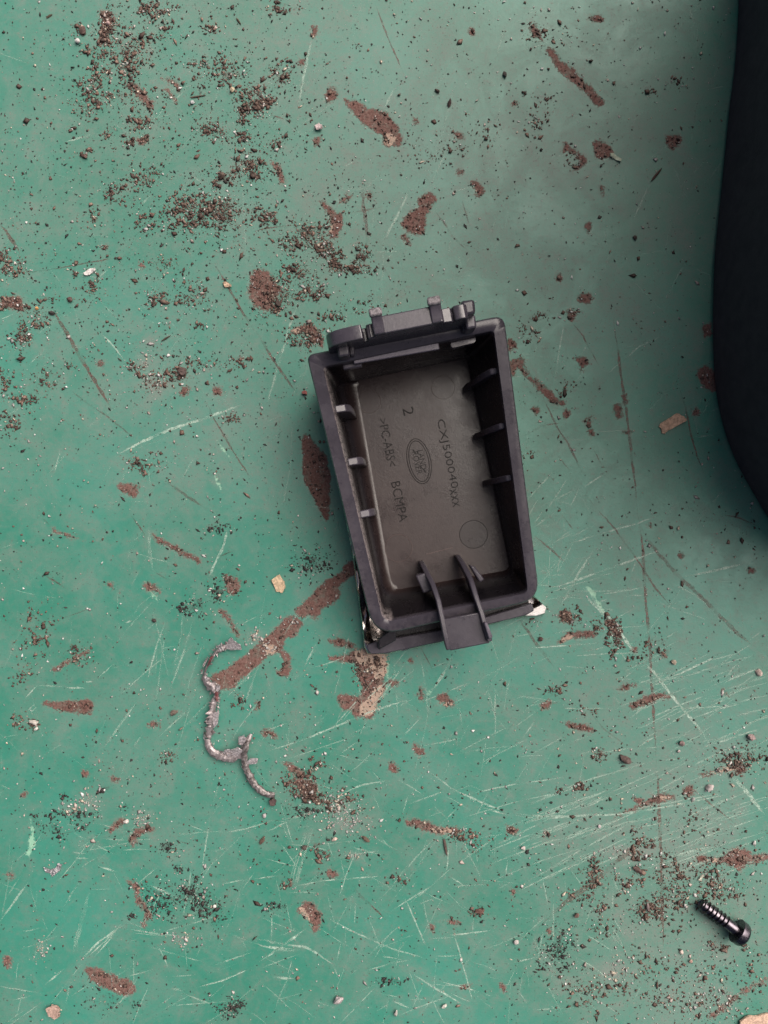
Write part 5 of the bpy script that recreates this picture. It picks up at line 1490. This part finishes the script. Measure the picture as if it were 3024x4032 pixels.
crumb("dirt_crumb", "long rusty lump right of the round white bead", "crumb", t1(0, 0, 542, 205), (2.4, 2.4, 1.4), 0, (.17, .11, .095), 45, None, .8, 0, .5)
crumb("dirt_crumb", "brown double lump below the pale scratch in the upper left", "crumb", t1(0, 0, 553, 1022), (2.4, 1.4, 1.0), -25, (.15, .09, .075), 46)
crumb("dirt_crumb", "dark lump over the round rust patch's lower right edge", "crumb", t1(1000, 700, 160, 825), (2.4, 2.0, 1.2), -30, (.10, .07, .06), 47, None, .8, 0, .45)
crumb("dirt_crumb", "brown lump below the forked scratches right of the box corner", "crumb", t1(2000, 2000, 212, 857), (1.5, 1.4, 1.0), 0, (.12, .07, .06), 48)
crumb("dirt_crumb", "black crumb between the small rust dots left of the curl", "crumb", t1(0, 2000, 1010, 735), (1.6, 1.3, 1.0), -20, (.07, .05, .045), 49)
crumb("dirt_crumb", "orange crumb next to the brown chip at the left edge", "crumb", t1(0, 1000, 243, 357), (1.3, 1.1, .8), 0, (.78, .40, .16), 50)

def splinter(label, a, b, w, col, seed):
    pa, pb = P(*a), P(*b)
    c = (pa + pb) / 2
    l = (pb - pa).length * 1e3
    ang = math.degrees(math.atan2(pb.y - pa.y, pb.x - pa.x))
    px = ((a[0] + b[0]) / 2, (a[1] + b[1]) / 2)
    return crumb("splinter", label, "splinter", px, (l * 1.1, w, w * .8), ang, col, seed, "dark splinters on the tabletop", .8, 0, .3)
splinter("dark splinter below the long rust scrape at the bottom", t1(1000, 3000, 1240, 485), t1(1000, 3000, 1258, 600), .9, (.10, .07, .06), 61)
splinter("short brown splinter lying among the white grit near the curl's tail", t1(1000, 3000, 700, 480), t1(1000, 3000, 758, 518), 1.1, (.14, .10, .075), 62)
splinter("brown splinter in the shade left of the black case", t1(2000, 0, 935, 1185), t1(2000, 0, 1003, 1098), .85, (.10, .055, .045), 63)
splinter("thin dark splinter near the top left corner", t1(0, 0, 300, 122), t1(0, 0, 345, 95), .6, (.10, .075, .05), 64)
splinter("long thin splinter above the white metal bead near the top", t1(0, 0, 1232, 640), t1(0, 0, 1348, 625), .55, (.12, .085, .065), 65)
splinter("thin splinter left of the pink crumbs in the left half", t1(0, 1000, 1053, 572), t1(0, 1000, 1118, 533), .55, (.09, .06, .045), 66)
splinter("small splinter below the curl near the lower left", t1(1000, 3000, 40, 540), t1(1000, 3000, 72, 482), 1.2, (.15, .10, .075), 67)
splinter("slanted splinter near the top edge left of centre", t1(0, 0, 1545, 120), t1(0, 0, 1575, 162), .6, (.12, .09, .06), 68)
splinter("dark oval husk in the dirt heaps left of the screw", t1(2000, 3000, 815, 675), t1(2000, 3000, 872, 722), 1.5, (.14, .09, .08), 69)
